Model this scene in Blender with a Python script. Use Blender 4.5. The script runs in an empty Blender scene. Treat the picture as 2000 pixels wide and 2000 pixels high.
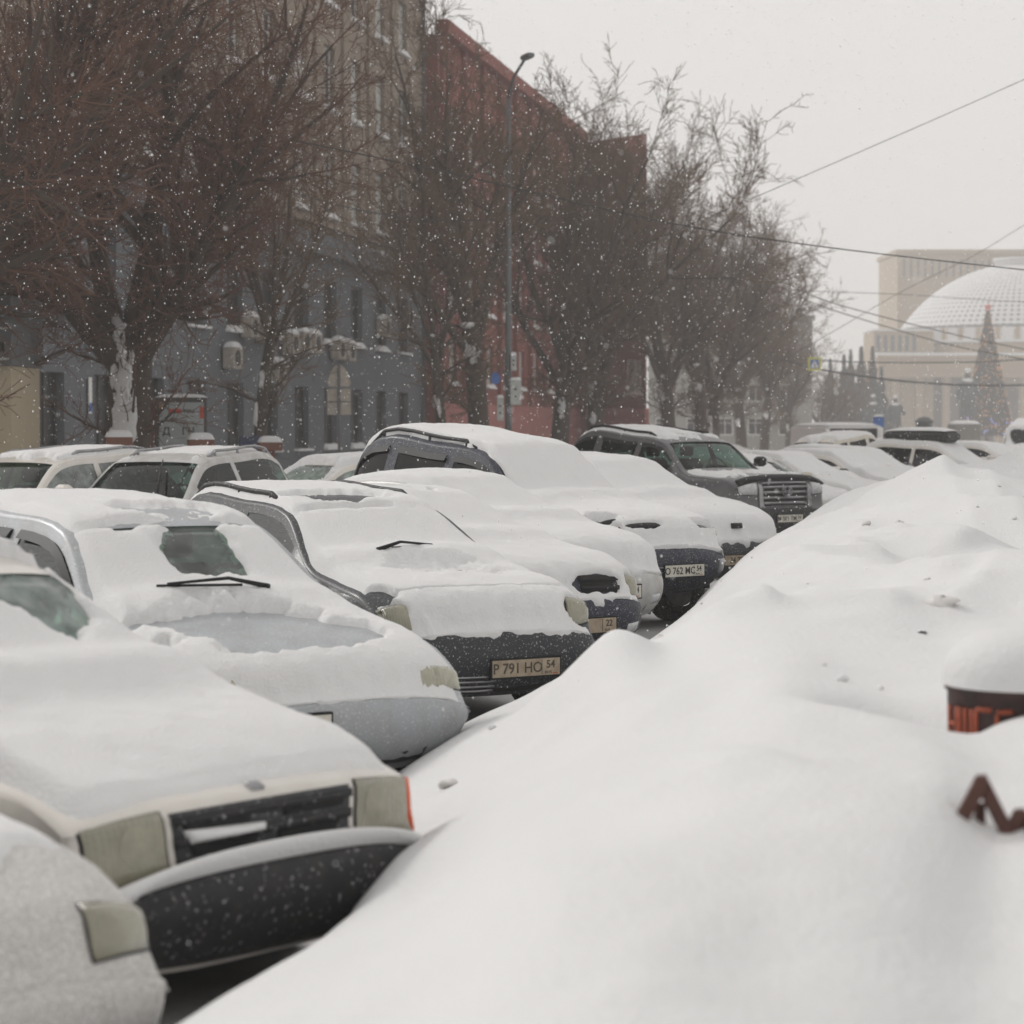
import bpy, math, random
import numpy as np
from mathutils import Vector, Matrix

rng = np.random.default_rng(7)
random.seed(7)
SC = bpy.context.scene
COL = SC.collection
R = math.radians

# ------------------------------------------------------------------ camera
CAM_H = 2.0
FPX = 4722.2
PITCH = math.atan(170.0 / FPX)
cam_d = bpy.data.cameras.new('camera')
cam = bpy.data.objects.new('camera', cam_d)
COL.objects.link(cam)
cam.location = (0, 0, CAM_H)
cam.rotation_euler = (math.pi / 2 - PITCH, 0, 0)
cam_d.lens = 85.0
cam_d.sensor_width = 36.0
cam_d.clip_start = 0.1
cam_d.clip_end = 3000
cam_d.dof.use_dof = True
cam_d.dof.focus_distance = 20.0
cam_d.dof.aperture_fstop = 3.2
SC.camera = cam

# ------------------------------------------------------------------ sky, sun, exposure
SUN_EL, SUN_AZ = R(34), R(-52)        # azimuth from +Y towards +X (negative: from the left)
world = bpy.data.worlds.new('World')
SC.world = world
world.use_nodes = True
wn, wl = world.node_tree.nodes, world.node_tree.links
bg = wn['Background']
sky = wn.new('ShaderNodeTexSky')
sky.sky_type = 'NISHITA'
sky.sun_disc = False
sky.sun_elevation = SUN_EL
sky.sun_rotation = SUN_AZ
sky.air_density = 1.0
sky.dust_density = 6.0
hsv = wn.new('ShaderNodeHueSaturation')
hsv.inputs['Saturation'].default_value = 0.06
mx = wn.new('ShaderNodeMix')
mx.data_type = 'RGBA'
mx.inputs['Factor'].default_value = 0.72          # cloud deck evens the sky out
mx.inputs['B'].default_value = (10.6, 10.3, 10.05, 1)
wl.new(sky.outputs[0], hsv.inputs['Color'])
wl.new(hsv.outputs[0], mx.inputs['A'])
wl.new(mx.outputs['Result'], bg.inputs['Color'])
world.cycles.sampling_method = 'NONE'          # an even overcast sky needs no importance map
bg.inputs['Strength'].default_value = 0.092

sun_d = bpy.data.lights.new('sun', 'SUN')
sun_d.energy = 1.2
sun_d.angle = R(12)
sun_d.color = (1.0, 0.97, 0.93)
sun = bpy.data.objects.new('sun', sun_d)
COL.objects.link(sun)
sd = Vector((math.sin(SUN_AZ) * math.cos(SUN_EL), math.cos(SUN_AZ) * math.cos(SUN_EL), math.sin(SUN_EL)))
sun.rotation_euler = sd.to_track_quat('Z', 'Y').to_euler()

SC.view_settings.view_transform = 'Standard'
SC.view_settings.look = 'None'
SC.view_settings.exposure = 0.0
SC.view_settings.gamma = 1.0
SC.view_settings.use_curve_mapping = False
cy = SC.cycles
cy.max_bounces = 6
cy.diffuse_bounces = 2
cy.glossy_bounces = 2
cy.transmission_bounces = 2
cy.use_adaptive_sampling = True
cy.adaptive_threshold = .03
cy.volume_bounces = 1
cy.transparent_max_bounces = 10
cy.use_denoising = True
cy.caustics_reflective = False
cy.caustics_refractive = False


def at(px, py, Y):
    """world point seen at photo pixel (px, py) of 2000 at world depth Y (layout helper)"""
    u, v = (px - 1000) / FPX, (1000 - py) / FPX
    c, s = math.cos(PITCH), math.sin(PITCH)
    dx, dy, dz = u, c + v * s, -s + v * c
    k = Y / dy
    return Vector((dx * k, Y, CAM_H + dz * k))


# ------------------------------------------------------------------ noise
_tab = [np.random.default_rng(100 + i).random((256, 256)) for i in range(4)]


def vnoise(x, y, seed=0):
    tb = _tab[seed % 4]
    x = np.asarray(x, float) + seed * 17.3
    y = np.asarray(y, float) + seed * 9.7
    xi, yi = np.floor(x).astype(int), np.floor(y).astype(int)
    fx, fy = x - xi, y - yi
    fx, fy = fx * fx * (3 - 2 * fx), fy * fy * (3 - 2 * fy)
    a = tb[xi & 255, yi & 255]
    b = tb[(xi + 1) & 255, yi & 255]
    c = tb[xi & 255, (yi + 1) & 255]
    d = tb[(xi + 1) & 255, (yi + 1) & 255]
    return (a * (1 - fx) + b * fx) * (1 - fy) + (c * (1 - fx) + d * fx) * fy


def fbm(x, y, seed=0, o=3):
    r, a, n = 0, 1.0, 0
    for i in range(o):
        r = r + a * vnoise(np.asarray(x) * 2 ** i, np.asarray(y) * 2 ** i, seed + i)
        n += a
        a *= .5
    return r / n


def sst(a, b, x):
    k = np.clip((x - a) / (b - a), 0, 1)
    return k * k * (3 - 2 * k)


# ------------------------------------------------------------------ materials
def pmat(name, col, rough=.6, metal=0.0, var=.12, scale=4.0, bump=0.0, bscale=40.0, coat=0.0,
         grime=0.0, gcol=(.16, .13, .1), dust=0.0, dscale=60.0, spec=.5, emit=None, streak=False):
    m = bpy.data.materials.new(name)
    m.use_nodes = True
    n, l = m.node_tree.nodes, m.node_tree.links
    b = n['Principled BSDF']
    b.inputs['Roughness'].default_value = rough
    b.inputs['Metallic'].default_value = metal
    b.inputs['Specular IOR Level'].default_value = spec
    if coat:
        b.inputs['Coat Weight'].default_value = coat
        b.inputs['Coat Roughness'].default_value = .12
    tc = n.new('ShaderNodeTexCoord')
    vec = tc.outputs['Object']
    if streak:
        mp = n.new('ShaderNodeMapping')
        mp.inputs['Scale'].default_value = (1, 1, .12)
        l.new(vec, mp.inputs['Vector'])
        vec = mp.outputs[0]

    def noise(sc, det=4, v=None):
        q = n.new('ShaderNodeTexNoise')
        q.inputs['Scale'].default_value = sc
        q.inputs['Detail'].default_value = det
        l.new(v or vec, q.inputs['Vector'])
        return q

    def mix(fac, a, bb):
        q = n.new('ShaderNodeMix')
        q.data_type = 'RGBA'
        l.new(fac, q.inputs['Factor'])
        for sock, val in (('A', a), ('B', bb)):
            if isinstance(val, tuple):
                q.inputs[sock].default_value = (*val, 1)
            else:
                l.new(val, q.inputs[sock])
        return q.outputs['Result']
    lo = tuple(c * (1 - var) for c in col)
    hi = tuple(min(1, c * (1 + var)) for c in col)
    c = mix(noise(scale).outputs['Fac'], lo, hi)

    def thr(q, a, bb, k):
        r = n.new('ShaderNodeMapRange')
        r.inputs['From Min'].default_value = a
        r.inputs['From Max'].default_value = bb
        r.inputs['To Max'].default_value = k
        l.new(q.outputs['Fac'], r.inputs['Value'])
        return r.outputs['Result']
    if grime:
        c = mix(thr(noise(scale * 1.7, 6), .42, .72, grime), c, gcol)
    if dust:
        c = mix(thr(noise(dscale, 3), .62 - .3 * dust, .72 - .2 * dust, min(1, .4 + dust)), c, (.8, .79, .78))
    l.new(c, b.inputs['Base Color'])
    if bump:
        bp = n.new('ShaderNodeBump')
        bp.inputs['Strength'].default_value = bump
        bp.inputs['Distance'].default_value = .02
        l.new(noise(bscale, 5).outputs['Fac'], bp.inputs['Height'])
        l.new(bp.outputs[0], b.inputs['Normal'])
    if emit:
        b.inputs['Emission Color'].default_value = (*emit[0], 1)
        b.inputs['Emission Strength'].default_value = emit[1]
    return m


def glassmat(name, tint, rough=.04, frost=0.0, refl=.6):
    m = bpy.data.materials.new(name)
    m.use_nodes = True
    n, l = m.node_tree.nodes, m.node_tree.links
    n.remove(n['Principled BSDF'])
    out = n['Material Output']
    tr = n.new('ShaderNodeBsdfTransparent')
    tr.inputs[0].default_value = (*tint, 1)
    gl = n.new('ShaderNodeBsdfGlossy')
    gl.inputs['Roughness'].default_value = rough
    lw = n.new('ShaderNodeLayerWeight')
    lw.inputs['Blend'].default_value = .5
    pw = n.new('ShaderNodeMath')
    pw.operation = 'POWER'
    pw.inputs[1].default_value = 4.0
    l.new(lw.outputs['Facing'], pw.inputs[0])
    fr = n.new('ShaderNodeMath')
    fr.operation = 'MULTIPLY_ADD'
    fr.inputs[1].default_value = refl
    fr.inputs[2].default_value = .03
    l.new(pw.outputs[0], fr.inputs[0])
    ms = n.new('ShaderNodeMixShader')
    l.new(fr.outputs[0], ms.inputs[0])
    l.new(tr.outputs[0], ms.inputs[1])
    l.new(gl.outputs[0], ms.inputs[2])
    last = ms.outputs[0]
    if frost:
        df = n.new('ShaderNodeBsdfDiffuse')
        df.inputs[0].default_value = (.62, .66, .64, 1)
        nz = n.new('ShaderNodeTexNoise')
        nz.inputs['Scale'].default_value = 9
        nz.inputs['Detail'].default_value = 8
        tc = n.new('ShaderNodeTexCoord')
        l.new(tc.outputs['Object'], nz.inputs['Vector'])
        mr = n.new('ShaderNodeMapRange')
        mr.inputs['From Min'].default_value = .3
        mr.inputs['From Max'].default_value = .75
        mr.inputs['To Min'].default_value = frost * .45
        mr.inputs['To Max'].default_value = min(1, frost * 1.5)
        l.new(nz.outputs['Fac'], mr.inputs['Value'])
        m2 = n.new('ShaderNodeMixShader')
        l.new(mr.outputs[0], m2.inputs[0])
        l.new(last, m2.inputs[1])
        l.new(df.outputs[0], m2.inputs[2])
        last = m2.outputs[0]
    l.new(last, out.inputs['Surface'])
    return m


M = {}
M['snow'] = pmat('snow', (.68, .68, .68), .75, var=.03, scale=1.5, bump=.4, bscale=34, spec=.2)
M['snow_car'] = pmat('snow_car', (.71, .709, .708), .75, var=.035, scale=3, bump=.4, bscale=60, spec=.2)
M['snow_road'] = pmat('snow_road', (.56, .555, .55), .8, var=.15, scale=.9, bump=.4, bscale=14, grime=.35, gcol=(.36, .33, .31), spec=.2)
M['snow_dirty'] = pmat('snow_dirty', (.68, .665, .65), .8, var=.07, scale=.8, bump=.5, bscale=6, grime=.25, gcol=(.55, .5, .45), spec=.2)
M['flake'] = pmat('flake', (.95, .95, .95), .9, var=0, spec=.1)
M['black'] = pmat('black_plastic', (.02, .02, .022), .55, var=.3, scale=6, dust=.02, dscale=45, spec=.3, grime=.3, gcol=(.06, .055, .05))
M['blackclean'] = pmat('black_trim', (.012, .012, .013), .55, var=.2, spec=.25)
M['trimgrey'] = pmat('grey_plastic', (.05, .052, .056), .6, var=.2, spec=.3, dust=.06, dscale=60)
M['under'] = pmat('underbody', (.012, .012, .012), .9, var=.3)
M['tyre'] = pmat('tyre', (.02, .02, .02), .85, var=.2, dust=.05)
M['rim'] = pmat('rim', (.35, .35, .36), .35, .8, grime=.5)
M['chrome'] = pmat('chrome', (.34, .34, .35), .3, .9, grime=.5, gcol=(.1, .095, .09))
M['lamp'] = pmat('lamp_lens', (.36, .35, .27), .12, var=.25, scale=14, coat=.6, grime=.4, gcol=(.2, .18, .12))
M['lampyellow'] = pmat('aged_lamp_lens', (.25, .24, .175), .08, var=.45, scale=6, coat=1.0, grime=.5, gcol=(.2, .17, .1), bump=.3, bscale=50)
M['lampdeep'] = pmat('lamp_reflector', (.3, .29, .22), .25, .3, var=.35, scale=25, coat=.5)
M['lampclear'] = pmat('clear_lamp_lens', (.5, .51, .52), .1, var=.4, scale=18, coat=.7)
M['lampdark'] = pmat('dark_lamp_lens', (.07, .07, .065), .1, var=.4, scale=14, coat=.7)
M['orange'] = pmat('orange_lens', (.75, .12, .03), .25, var=.2, coat=.4)
M['plate'] = pmat('plate_white', (.62, .6, .53), .5, var=.08, scale=10, grime=.25, gcol=(.4, .33, .24))
M['platedirty'] = pmat('plate_dirty', (.4, .33, .24), .6, var=.3, scale=9, grime=.6, gcol=(.2, .14, .09))
M['ink'] = pmat('plate_ink', (.03, .028, .026), .6)
M['inkdirty'] = pmat('plate_ink_dirty', (.07, .055, .04), .7)
M['seat'] = pmat('seat_fabric', (.05, .05, .052), .9)
M['trim_grey'] = pmat('interior_grey', (.1, .1, .1), .8)
M['glass'] = glassmat('car_glass', (.33, .46, .41))
M['glassfrost'] = glassmat('frosted_glass', (.4, .56, .49), .1, .35)
M['glasshole'] = glassmat('thin_frost_glass', (.36, .48, .42), .1, .16)
M['glasstint'] = glassmat('tinted_glass', (.04, .044, .044), .05, 0, .22)
M['paint_white'] = pmat('paint_cream_white', (.66, .63, .58), .3, var=.04, coat=.6, grime=.3, gcol=(.5, .46, .4))
M['paint_silver'] = pmat('paint_silver', (.36, .38, .40), .5, .1, var=.08, coat=.15, grime=.35, gcol=(.25, .23, .21), dust=.12, dscale=90)
M['paint_silver2'] = pmat('paint_light_silver', (.5, .5, .49), .5, .1, var=.08, coat=.15, grime=.5, gcol=(.3, .26, .22))
M['paint_navy'] = pmat('paint_navy', (.018, .022, .04), .5, .0, var=.2, coat=.12, grime=.35, gcol=(.05, .048, .045), dust=.08, dscale=90, spec=.3)
M['paint_darkgrey'] = pmat('paint_dark_grey', (.026, .029, .035), .5, .0, var=.2, coat=.12, grime=.3, gcol=(.07, .065, .06), dust=.06, dscale=70, spec=.3)
M['paint_grey'] = pmat('paint_grey', (.1, .1, .105), .4, .2, var=.1, coat=.3, grime=.3, gcol=(.2, .18, .16))
M['paint_beige'] = pmat('paint_beige', (.48, .43, .34), .4, .1, var=.06, coat=.5, grime=.3, gcol=(.3, .26, .2), dust=.35, dscale=50)
M['paint_dusted'] = pmat('paint_dusted', (.4, .39, .37), .6, .1, var=.15, coat=.1, grime=.3, gcol=(.3, .27, .24), dust=.5, dscale=160)
M['concrete'] = pmat('concrete', (.3, .29, .27), .85, var=.2, scale=5, bump=.3)
M['rust'] = pmat('rust_paint', (.1, .045, .035), .8, var=.3, scale=9, bump=.3, grime=.5, gcol=(.06, .03, .025))
M['drum'] = pmat('bin_drum', (.028, .016, .016), .6, var=.4, scale=7, grime=.6, gcol=(.09, .03, .02))
M['sticker'] = pmat('bin_sticker', (.34, .07, .03), .7, var=.4, scale=30, grime=.5, gcol=(.1, .03, .02))
M['urn'] = pmat('urn_brown', (.17, .06, .035), .7, var=.2, scale=12, grime=.3)
M['bark'] = pmat('bark', (.06, .042, .03), .95, var=.4, scale=10, bump=.8, bscale=18, streak=True)
M['bark2'] = pmat('bark_grey', (.07, .053, .04), .95, var=.4, scale=10, bump=.8, bscale=18, streak=True)
M['twig'] = pmat('twig', (.14, .088, .052), .95, var=.25, scale=2)
M['twigred'] = pmat('twig_reddish', (.14, .066, .042), .95, var=.25, scale=2)
M['wire'] = pmat('wire', (.03, .03, .03), .7)
M['steel'] = pmat('grey_steel', (.12, .125, .13), .6, .3, var=.2, streak=True)
M['boxgrey'] = pmat('cabinet_grey', (.45, .47, .45), .7, var=.15, scale=8, grime=.3)
M['wall_blue'] = pmat('stucco_blue_grey', (.128, .136, .148), .9, var=.14, scale=1.1, bump=.3, bscale=9, grime=.3, gcol=(.12, .12, .13))
M['wall_tan'] = pmat('stone_tan', (.25, .2, .155), .9, var=.15, scale=1.6, bump=.4, bscale=6, grime=.35, gcol=(.15, .12, .1))
M['wall_red'] = pmat('brick_red', (.225, .062, .047), .9, var=.16, scale=1.5, bump=.4, bscale=12, grime=.3, gcol=(.16, .06, .05))
M['wall_pink'] = pmat('plinth_pink', (.36, .13, .115), .9, var=.12, scale=1.3, grime=.25, gcol=(.22, .1, .09))
M['frame_dark'] = pmat('window_frame_dark', (.06, .055, .052), .7)
M['frame_white'] = pmat('window_frame_white', (.62, .62, .6), .6, var=.1)
M['pane_dark'] = pmat('window_pane', (.012, .011, .011), .3, var=.4, scale=1.2, spec=.25)
M['pane_curtain'] = pmat('window_pane_curtain', (.46, .46, .43), .4, var=.3, scale=1.6)
M['ac'] = pmat('ac_case', (.38, .34, .29), .7, var=.15, scale=6, grime=.3)
M['cream'] = pmat('kiosk_cream', (.46, .39, .27), .8, var=.06)
M['board'] = pmat('board_grey', (.11, .115, .12), .5, var=.15)
M['red'] = pmat('red_print', (.5, .06, .03), .6)
M['orangeprint'] = pmat('orange_print', (.5, .22, .03), .6)
M['poster'] = pmat('poster_grey', (.32, .35, .35), .4, var=.1)
M['blue'] = pmat('sign_blue', (.05, .14, .42), .5)
M['darkblue'] = pmat('cloth_dark_blue', (.02, .025, .07), .7)
M['yellow'] = pmat('sign_yellow', (.62, .6, .04), .5)
M['white'] = pmat('white_paint', (.78, .77, .75), .6, var=.04)
M['opera'] = pmat('opera_stone', (.36, .28, .185), .85, var=.06, scale=.15)
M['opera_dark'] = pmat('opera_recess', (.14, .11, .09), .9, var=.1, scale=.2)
M['dome_grey'] = pmat('dome_tile', (.09, .095, .1), .7, var=.15)
M['spruce'] = pmat('spruce', (.028, .04, .038), .95, var=.3, scale=1)
M['xmas'] = pmat('christmas_needles', (.022, .024, .02), .9, var=.4, scale=1.5)
M['xlight'] = pmat('warm_bulb', (.8, .35, .1), .4, emit=((1, .42, .12), .3))
M['xblue'] = pmat('blue_bulb', (.3, .3, .8), .4, emit=((.4, .4, 1), 2.5))
M['bronze'] = pmat('bronze', (.03, .035, .035), .6, .2, var=.3)
M['mud'] = pmat('mud_splash', (.16, .1, .06), .9, var=.4)


# ------------------------------------------------------------------ mesh helpers
def mkobj(name, data, parent=None, mat=None):
    o = bpy.data.objects.new(name, data)
    COL.objects.link(o)
    if parent is not None:
        o.parent = parent
    if mat is not None and not data.materials:
        data.materials.append(mat)
    return o


def mesh(name, V, Fc, smooth=False):
    me = bpy.data.meshes.new(name)
    me.from_pydata([tuple(map(float, v)) for v in V], [], [tuple(int(i) for i in f) for f in Fc])
    if smooth:
        me.polygons.foreach_set('use_smooth', [True] * len(me.polygons))
    me.update()
    return me


def empty(name, loc=(0, 0, 0), rz=0, label=None, cat=None, group=None):
    o = bpy.data.objects.new(name, None)
    COL.objects.link(o)
    o.location = loc
    o.rotation_euler = (0, 0, rz)
    o.empty_display_size = .2
    return tag(o, label, cat, group)


def tag(o, label=None, cat=None, group=None, kind=None):
    if label:
        o['label'] = label
    if cat:
        o['category'] = cat
    if group:
        o['group'] = group
    if kind:
        o['kind'] = kind
    return o


class MB:
    def __init__(s):
        s.V, s.F, s.sm = [], [], []

    def add(s, V, Fc, sm=False):
        b = len(s.V)
        s.V += [tuple(v) for v in V]
        s.F += [tuple(i + b for i in f) for f in Fc]
        s.sm += [sm] * len(Fc)
        return s

    def box(s, x0, x1, y0, y1, z0, z1, bev=0.0, mtx=None):
        if bev:
            e = bev
            V = []
            for z, i in ((z0, e), (z0 + e, 0), (z1 - e, 0), (z1, e)):
                a, b, c, d = x0 + i, x1 - i, y0 + i, y1 - i
                V += [(a + e, c, z), (b - e, c, z), (b, c + e, z), (b, d - e, z), (b - e, d, z), (a + e, d, z), (a, d - e, z), (a, c + e, z)]
            Fc = [tuple(range(7, -1, -1)), tuple(range(24, 32))]
            for k in range(3):
                for i in range(8):
                    j = (i + 1) % 8
                    Fc.append((k * 8 + i, k * 8 + j, k * 8 + 8 + j, k * 8 + 8 + i))
        else:
            V = [(x0, y0, z0), (x1, y0, z0), (x1, y1, z0), (x0, y1, z0), (x0, y0, z1), (x1, y0, z1), (x1, y1, z1), (x0, y1, z1)]
            Fc = [(3, 2, 1, 0), (4, 5, 6, 7), (0, 1, 5, 4), (1, 2, 6, 5), (2, 3, 7, 6), (3, 0, 4, 7)]
        if mtx is not None:
            V = [tuple(mtx @ Vector(v)) for v in V]
        return s.add(V, Fc)

    def tube(s, pts, rad, n=6, cap=True, sm=True):
        pts = [Vector(p) for p in pts]
        if not hasattr(rad, '__len__'):
            rad = [rad] * len(pts)
        V, Fc = [], []
        up = Vector((0, 0, 1))
        for i, p in enumerate(pts):
            d = (pts[min(i + 1, len(pts) - 1)] - pts[max(i - 1, 0)]).normalized()
            a = d.cross(up if abs(d.z) < .95 else Vector((1, 0, 0))).normalized()
            b = d.cross(a).normalized()
            for k in range(n):
                t = 2 * math.pi * k / n
                V.append(tuple(p + (a * math.cos(t) + b * math.sin(t)) * rad[i]))
        for i in range(len(pts) - 1):
            for k in range(n):
                j = (k + 1) % n
                Fc.append((i * n + k, i * n + j, (i + 1) * n + j, (i + 1) * n + k))
        s.add(V, Fc, sm)
        if cap:
            b = len(s.V) - len(V)
            s.F += [tuple(b + k for k in range(n - 1, -1, -1)), tuple(b + (len(pts) - 1) * n + k for k in range(n))]
            s.sm += [False, False]
        return s

    def lathe(s, prof, n=24, cx=0, cy=0, sm=True):
        V, Fc = [], []
        for r, z in prof:
            for k in range(n):
                t = 2 * math.pi * k / n
                V.append((cx + r * math.cos(t), cy + r * math.sin(t), z))
        for i in range(len(prof) - 1):
            for k in range(n):
                j = (k + 1) % n
                Fc.append((i * n + k, i * n + j, (i + 1) * n + j, (i + 1) * n + k))
        return s.add(V, Fc, sm)

    def prism(s, poly, axis, a, b):
        """extrude 2-D polygon along axis ('x','y','z') from a to b"""
        def P(p, h):
            return {'x': (h, p[0], p[1]), 'y': (p[0], h, p[1]), 'z': (p[0], p[1], h)}[axis]
        n = len(poly)
        V = [P(p, a) for p in poly] + [P(p, b) for p in poly]
        Fc = [tuple(range(n)), tuple(range(2 * n - 1, n - 1, -1))]
        for i in range(n):
            j = (i + 1) % n
            Fc.append((i, i + n, j + n, j))
        return s.add(V, Fc)

    def data(s, name):
        me = bpy.data.meshes.new(name)
        me.from_pydata(s.V, [], s.F)
        me.polygons.foreach_set('use_smooth', s.sm)
        me.update()
        return me

    def build(s, name, mat, parent=None):
        return mkobj(name, s.data(name), parent, mat)


def gridmesh(name, P, keep=None, smooth=True):
    """P: (n,m,3) array"""
    n, m = P.shape[:2]
    idx = np.arange(n * m).reshape(n, m)
    a, b, c, d = idx[:-1, :-1], idx[1:, :-1], idx[1:, 1:], idx[:-1, 1:]
    Fc = np.stack([a, b, c, d], -1).reshape(-1, 4)
    if keep is not None:
        Fc = Fc[keep.reshape(-1)]
    used = np.unique(Fc)
    rm = np.full(n * m, -1)
    rm[used] = np.arange(len(used))
    V = P.reshape(-1, 3)[used]
    Fc = rm[Fc]
    me = bpy.data.meshes.new(name)
    me.vertices.add(len(V))
    me.vertices.foreach_set('co', V.astype(np.float32).ravel())
    me.loops.add(len(Fc) * 4)
    me.loops.foreach_set('vertex_index', Fc.astype(np.int32).ravel())
    me.polygons.add(len(Fc))
    me.polygons.foreach_set('loop_start', np.arange(0, len(Fc) * 4, 4, dtype=np.int32))
    me.polygons.foreach_set('use_smooth', np.full(len(Fc), smooth))
    me.update(calc_edges=True)
    return me


def text(name, body, size, mat, parent, mtx, align='CENTER', ext=.001, bold=0.0, sx=1.0):
    cu = bpy.data.curves.new(name, 'FONT')
    cu.body = body
    cu.size = size
    cu.align_x = align
    cu.align_y = 'CENTER'
    cu.extrude = ext
    cu.offset = bold
    cu.resolution_u = 3
    cu.materials.append(mat)
    tmp = bpy.data.objects.new(name, cu)
    me = bpy.data.meshes.new_from_object(tmp)
    bpy.data.objects.remove(tmp)
    me.name = name
    o = bpy.data.objects.new(name, me)
    COL.objects.link(o)
    o.parent = parent
    o.matrix_local = mtx @ Matrix.Diagonal((sx, 1, 1, 1))
    return o


FRONT = Matrix(((0, 0, 1, 0), (1, 0, 0, 0), (0, 1, 0, 0), (0, 0, 0, 1)))     # text x->+y, y->+z, z->+x

# ------------------------------------------------------------------ terrain
def ground_z(Y):
    return np.where(Y > 60, -.006 * (Y - 60), 0.0)


ys = np.concatenate([np.linspace(-60, 0, 12), np.linspace(1, 60, 160), np.geomspace(61, 2500, 60)])
xs = np.concatenate([-np.geomspace(30, 1500, 20)[::-1], np.linspace(-29, 40, 140), np.geomspace(41, 1500, 20)])
YY, XX = np.meshgrid(ys, xs, indexing='ij')
ZZ = ground_z(YY) + np.where(np.abs(YY - 30) < 40, .05 * (fbm(XX * .9, YY * .5, 1) - .5), 0)
g = mkobj('ground', gridmesh('ground', np.stack([XX, YY, ZZ], -1)), None, M['snow_road'])
tag(g, 'packed grey-white snow on the road and parking', kind='structure')

BL_Y = [-8, 3, 5, 7.0, 8.1, 9, 10.5, 12.5, 13.6, 14.5, 15.5, 18, 22, 25, 27, 31, 35, 38, 45, 60, 100]
BL_X = [-3.6, -2.1, -1.5, -1.0, -.80, -.68, -.80, -.82, -.66, -.32, .10, .55, 1.38, 1.95, 2.35, 3.35, 4.6, 5.75, 8.2, 13, 24]
# surveyed heights of the bank: (photo column, photo row, depth) of points on its surface
CTRL = [
    (780, 1667, 8.0), (770, 1560, 8.6), (860, 1490, 11), (900, 1390, 13), (1020, 1340, 14), (1150, 1300, 15), (1250, 1240, 17.5), (1330, 1180, 20), (1400, 1120, 22),
    (1500, 1045, 26), (1600, 990, 30), (1722, 948, 34), (1800, 924, 38), (1900, 902, 43), (1960, 887, 47), (2040, 876, 50),
    (1000, 1667, 6.3), (1200, 1580, 6.3), (1400, 1510, 6.3), (1550, 1490, 6.3), (1700, 1495, 6.3), (1850, 1530, 6.2), (2000, 1600, 6.1),
    (700, 1900, 5.5), (1000, 1850, 4.9), (1500, 1800, 4.9), (1900, 1880, 4.9), (1940, 1675, 5.8),
    (950, 1550, 8.2), (1100, 1450, 9.5), (1200, 1400, 9.2), (1400, 1395, 8.5), (1500, 1350, 8.4), (1500, 1250, 10.4), (1300, 1300, 11), (1650, 1300, 9.6),
    (1690, 1365, 8.4), (1900, 1466, 7.3), (2000, 1468, 7.3), (1900, 1300, 9.3), (2020, 1285, 9.3),
    (1200, 1262, 11.5), (1400, 1225, 11.5), (1500, 1213, 11.5), (1640, 1195, 11.5), (1750, 1200, 11.4), (1840, 1242, 11.0), (1950, 1240, 10.8),
    (1200, 1330, 12.6), (1300, 1250, 14.5), (1380, 1185, 14.5), (1640, 1155, 13.6), (1830, 1125, 13.6), (2000, 1115, 13.6), (1900, 1190, 12.0), (1990, 1200, 11.8),
    (1400, 1170, 17.2), (1500, 1118, 17.2), (1650, 1090, 17.2), (1720, 1090, 17.2), (1800, 1108, 16.8), (1850, 1132, 16.2), (1880, 1062, 18.8), (1960, 1105, 17.2), (1750, 1078, 18.8),
    (1500, 1088, 21), (1600, 1035, 24), (1700, 985, 26), (1800, 958, 27), (1842, 952, 27), (1880, 985, 25.5), (1930, 1035, 22), (1990, 1075, 19.5), (1900, 960, 29), (1960, 985, 27), (2010, 1030, 24),
    (1780, 935, 33), (1870, 925, 36), (1950, 935, 34), (2030, 960, 31),
]
_c = []
for _px, _py, _Y in CTRL:
    _p = at(_px, _py, _Y)
    _c.append((_p.x / _p.y, math.log(_p.y), _p.z))
for _a, _Y, _z in ((.2, 60, 1.35), (.12, 60, .9), (.3, 60, 1.1), (.3, 30, .9), (.32, 15, .8), (.35, 9, .9), (.35, 5, .9), (-.2, 3.2, .8), (.3, 3.2, .85), (0, 3.0, .85), (.25, 100, 1.0)):
    _c.append((_a, math.log(_Y), _z))
_c = np.array(_c)
_cs = np.array([6.0, 1.0])


def _tp(r2):
    return np.where(r2 > 1e-12, .5 * r2 * np.log(np.maximum(r2, 1e-12)), 0)


_Q = _c[:, :2] * _cs
_D = ((_Q[:, None] - _Q[None]) ** 2).sum(-1)
_n = len(_c)
_A = np.zeros((_n + 3, _n + 3))
_A[:_n, :_n] = _tp(_D) + np.eye(_n) * .002
_A[:_n, _n] = 1
_A[:_n, _n + 1:] = _Q
_A[_n, :_n] = 1
_A[_n + 1:, :_n] = _Q.T
_W = np.linalg.solve(_A, np.concatenate([_c[:, 2], np.zeros(3)]))


def survey(X, Y):
    Yc = np.clip(Y, 2.8, 100)
    q = np.stack([np.clip(X / Yc, -.3, .36) * _cs[0], np.log(Yc)], -1)
    sh = q.shape[:-1]
    q = q.reshape(-1, 2)
    out = np.zeros(len(q))
    for i in range(0, len(q), 20000):
        qq = q[i:i + 20000]
        d2 = ((qq[:, None] - _Q[None]) ** 2).sum(-1)
        out[i:i + 20000] = _tp(d2) @ _W[:_n] + _W[_n] + qq @ _W[_n + 1:]
    return np.clip(out.reshape(sh), .15, 1.75)


def _crest(pts, amp, wn_, wf_):
    w = [at(*p) for p in pts]
    return [(w[i].x, w[i].y, w[i + 1].x, w[i + 1].y, amp, wn_, wf_) for i in range(len(w) - 1)]


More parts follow.
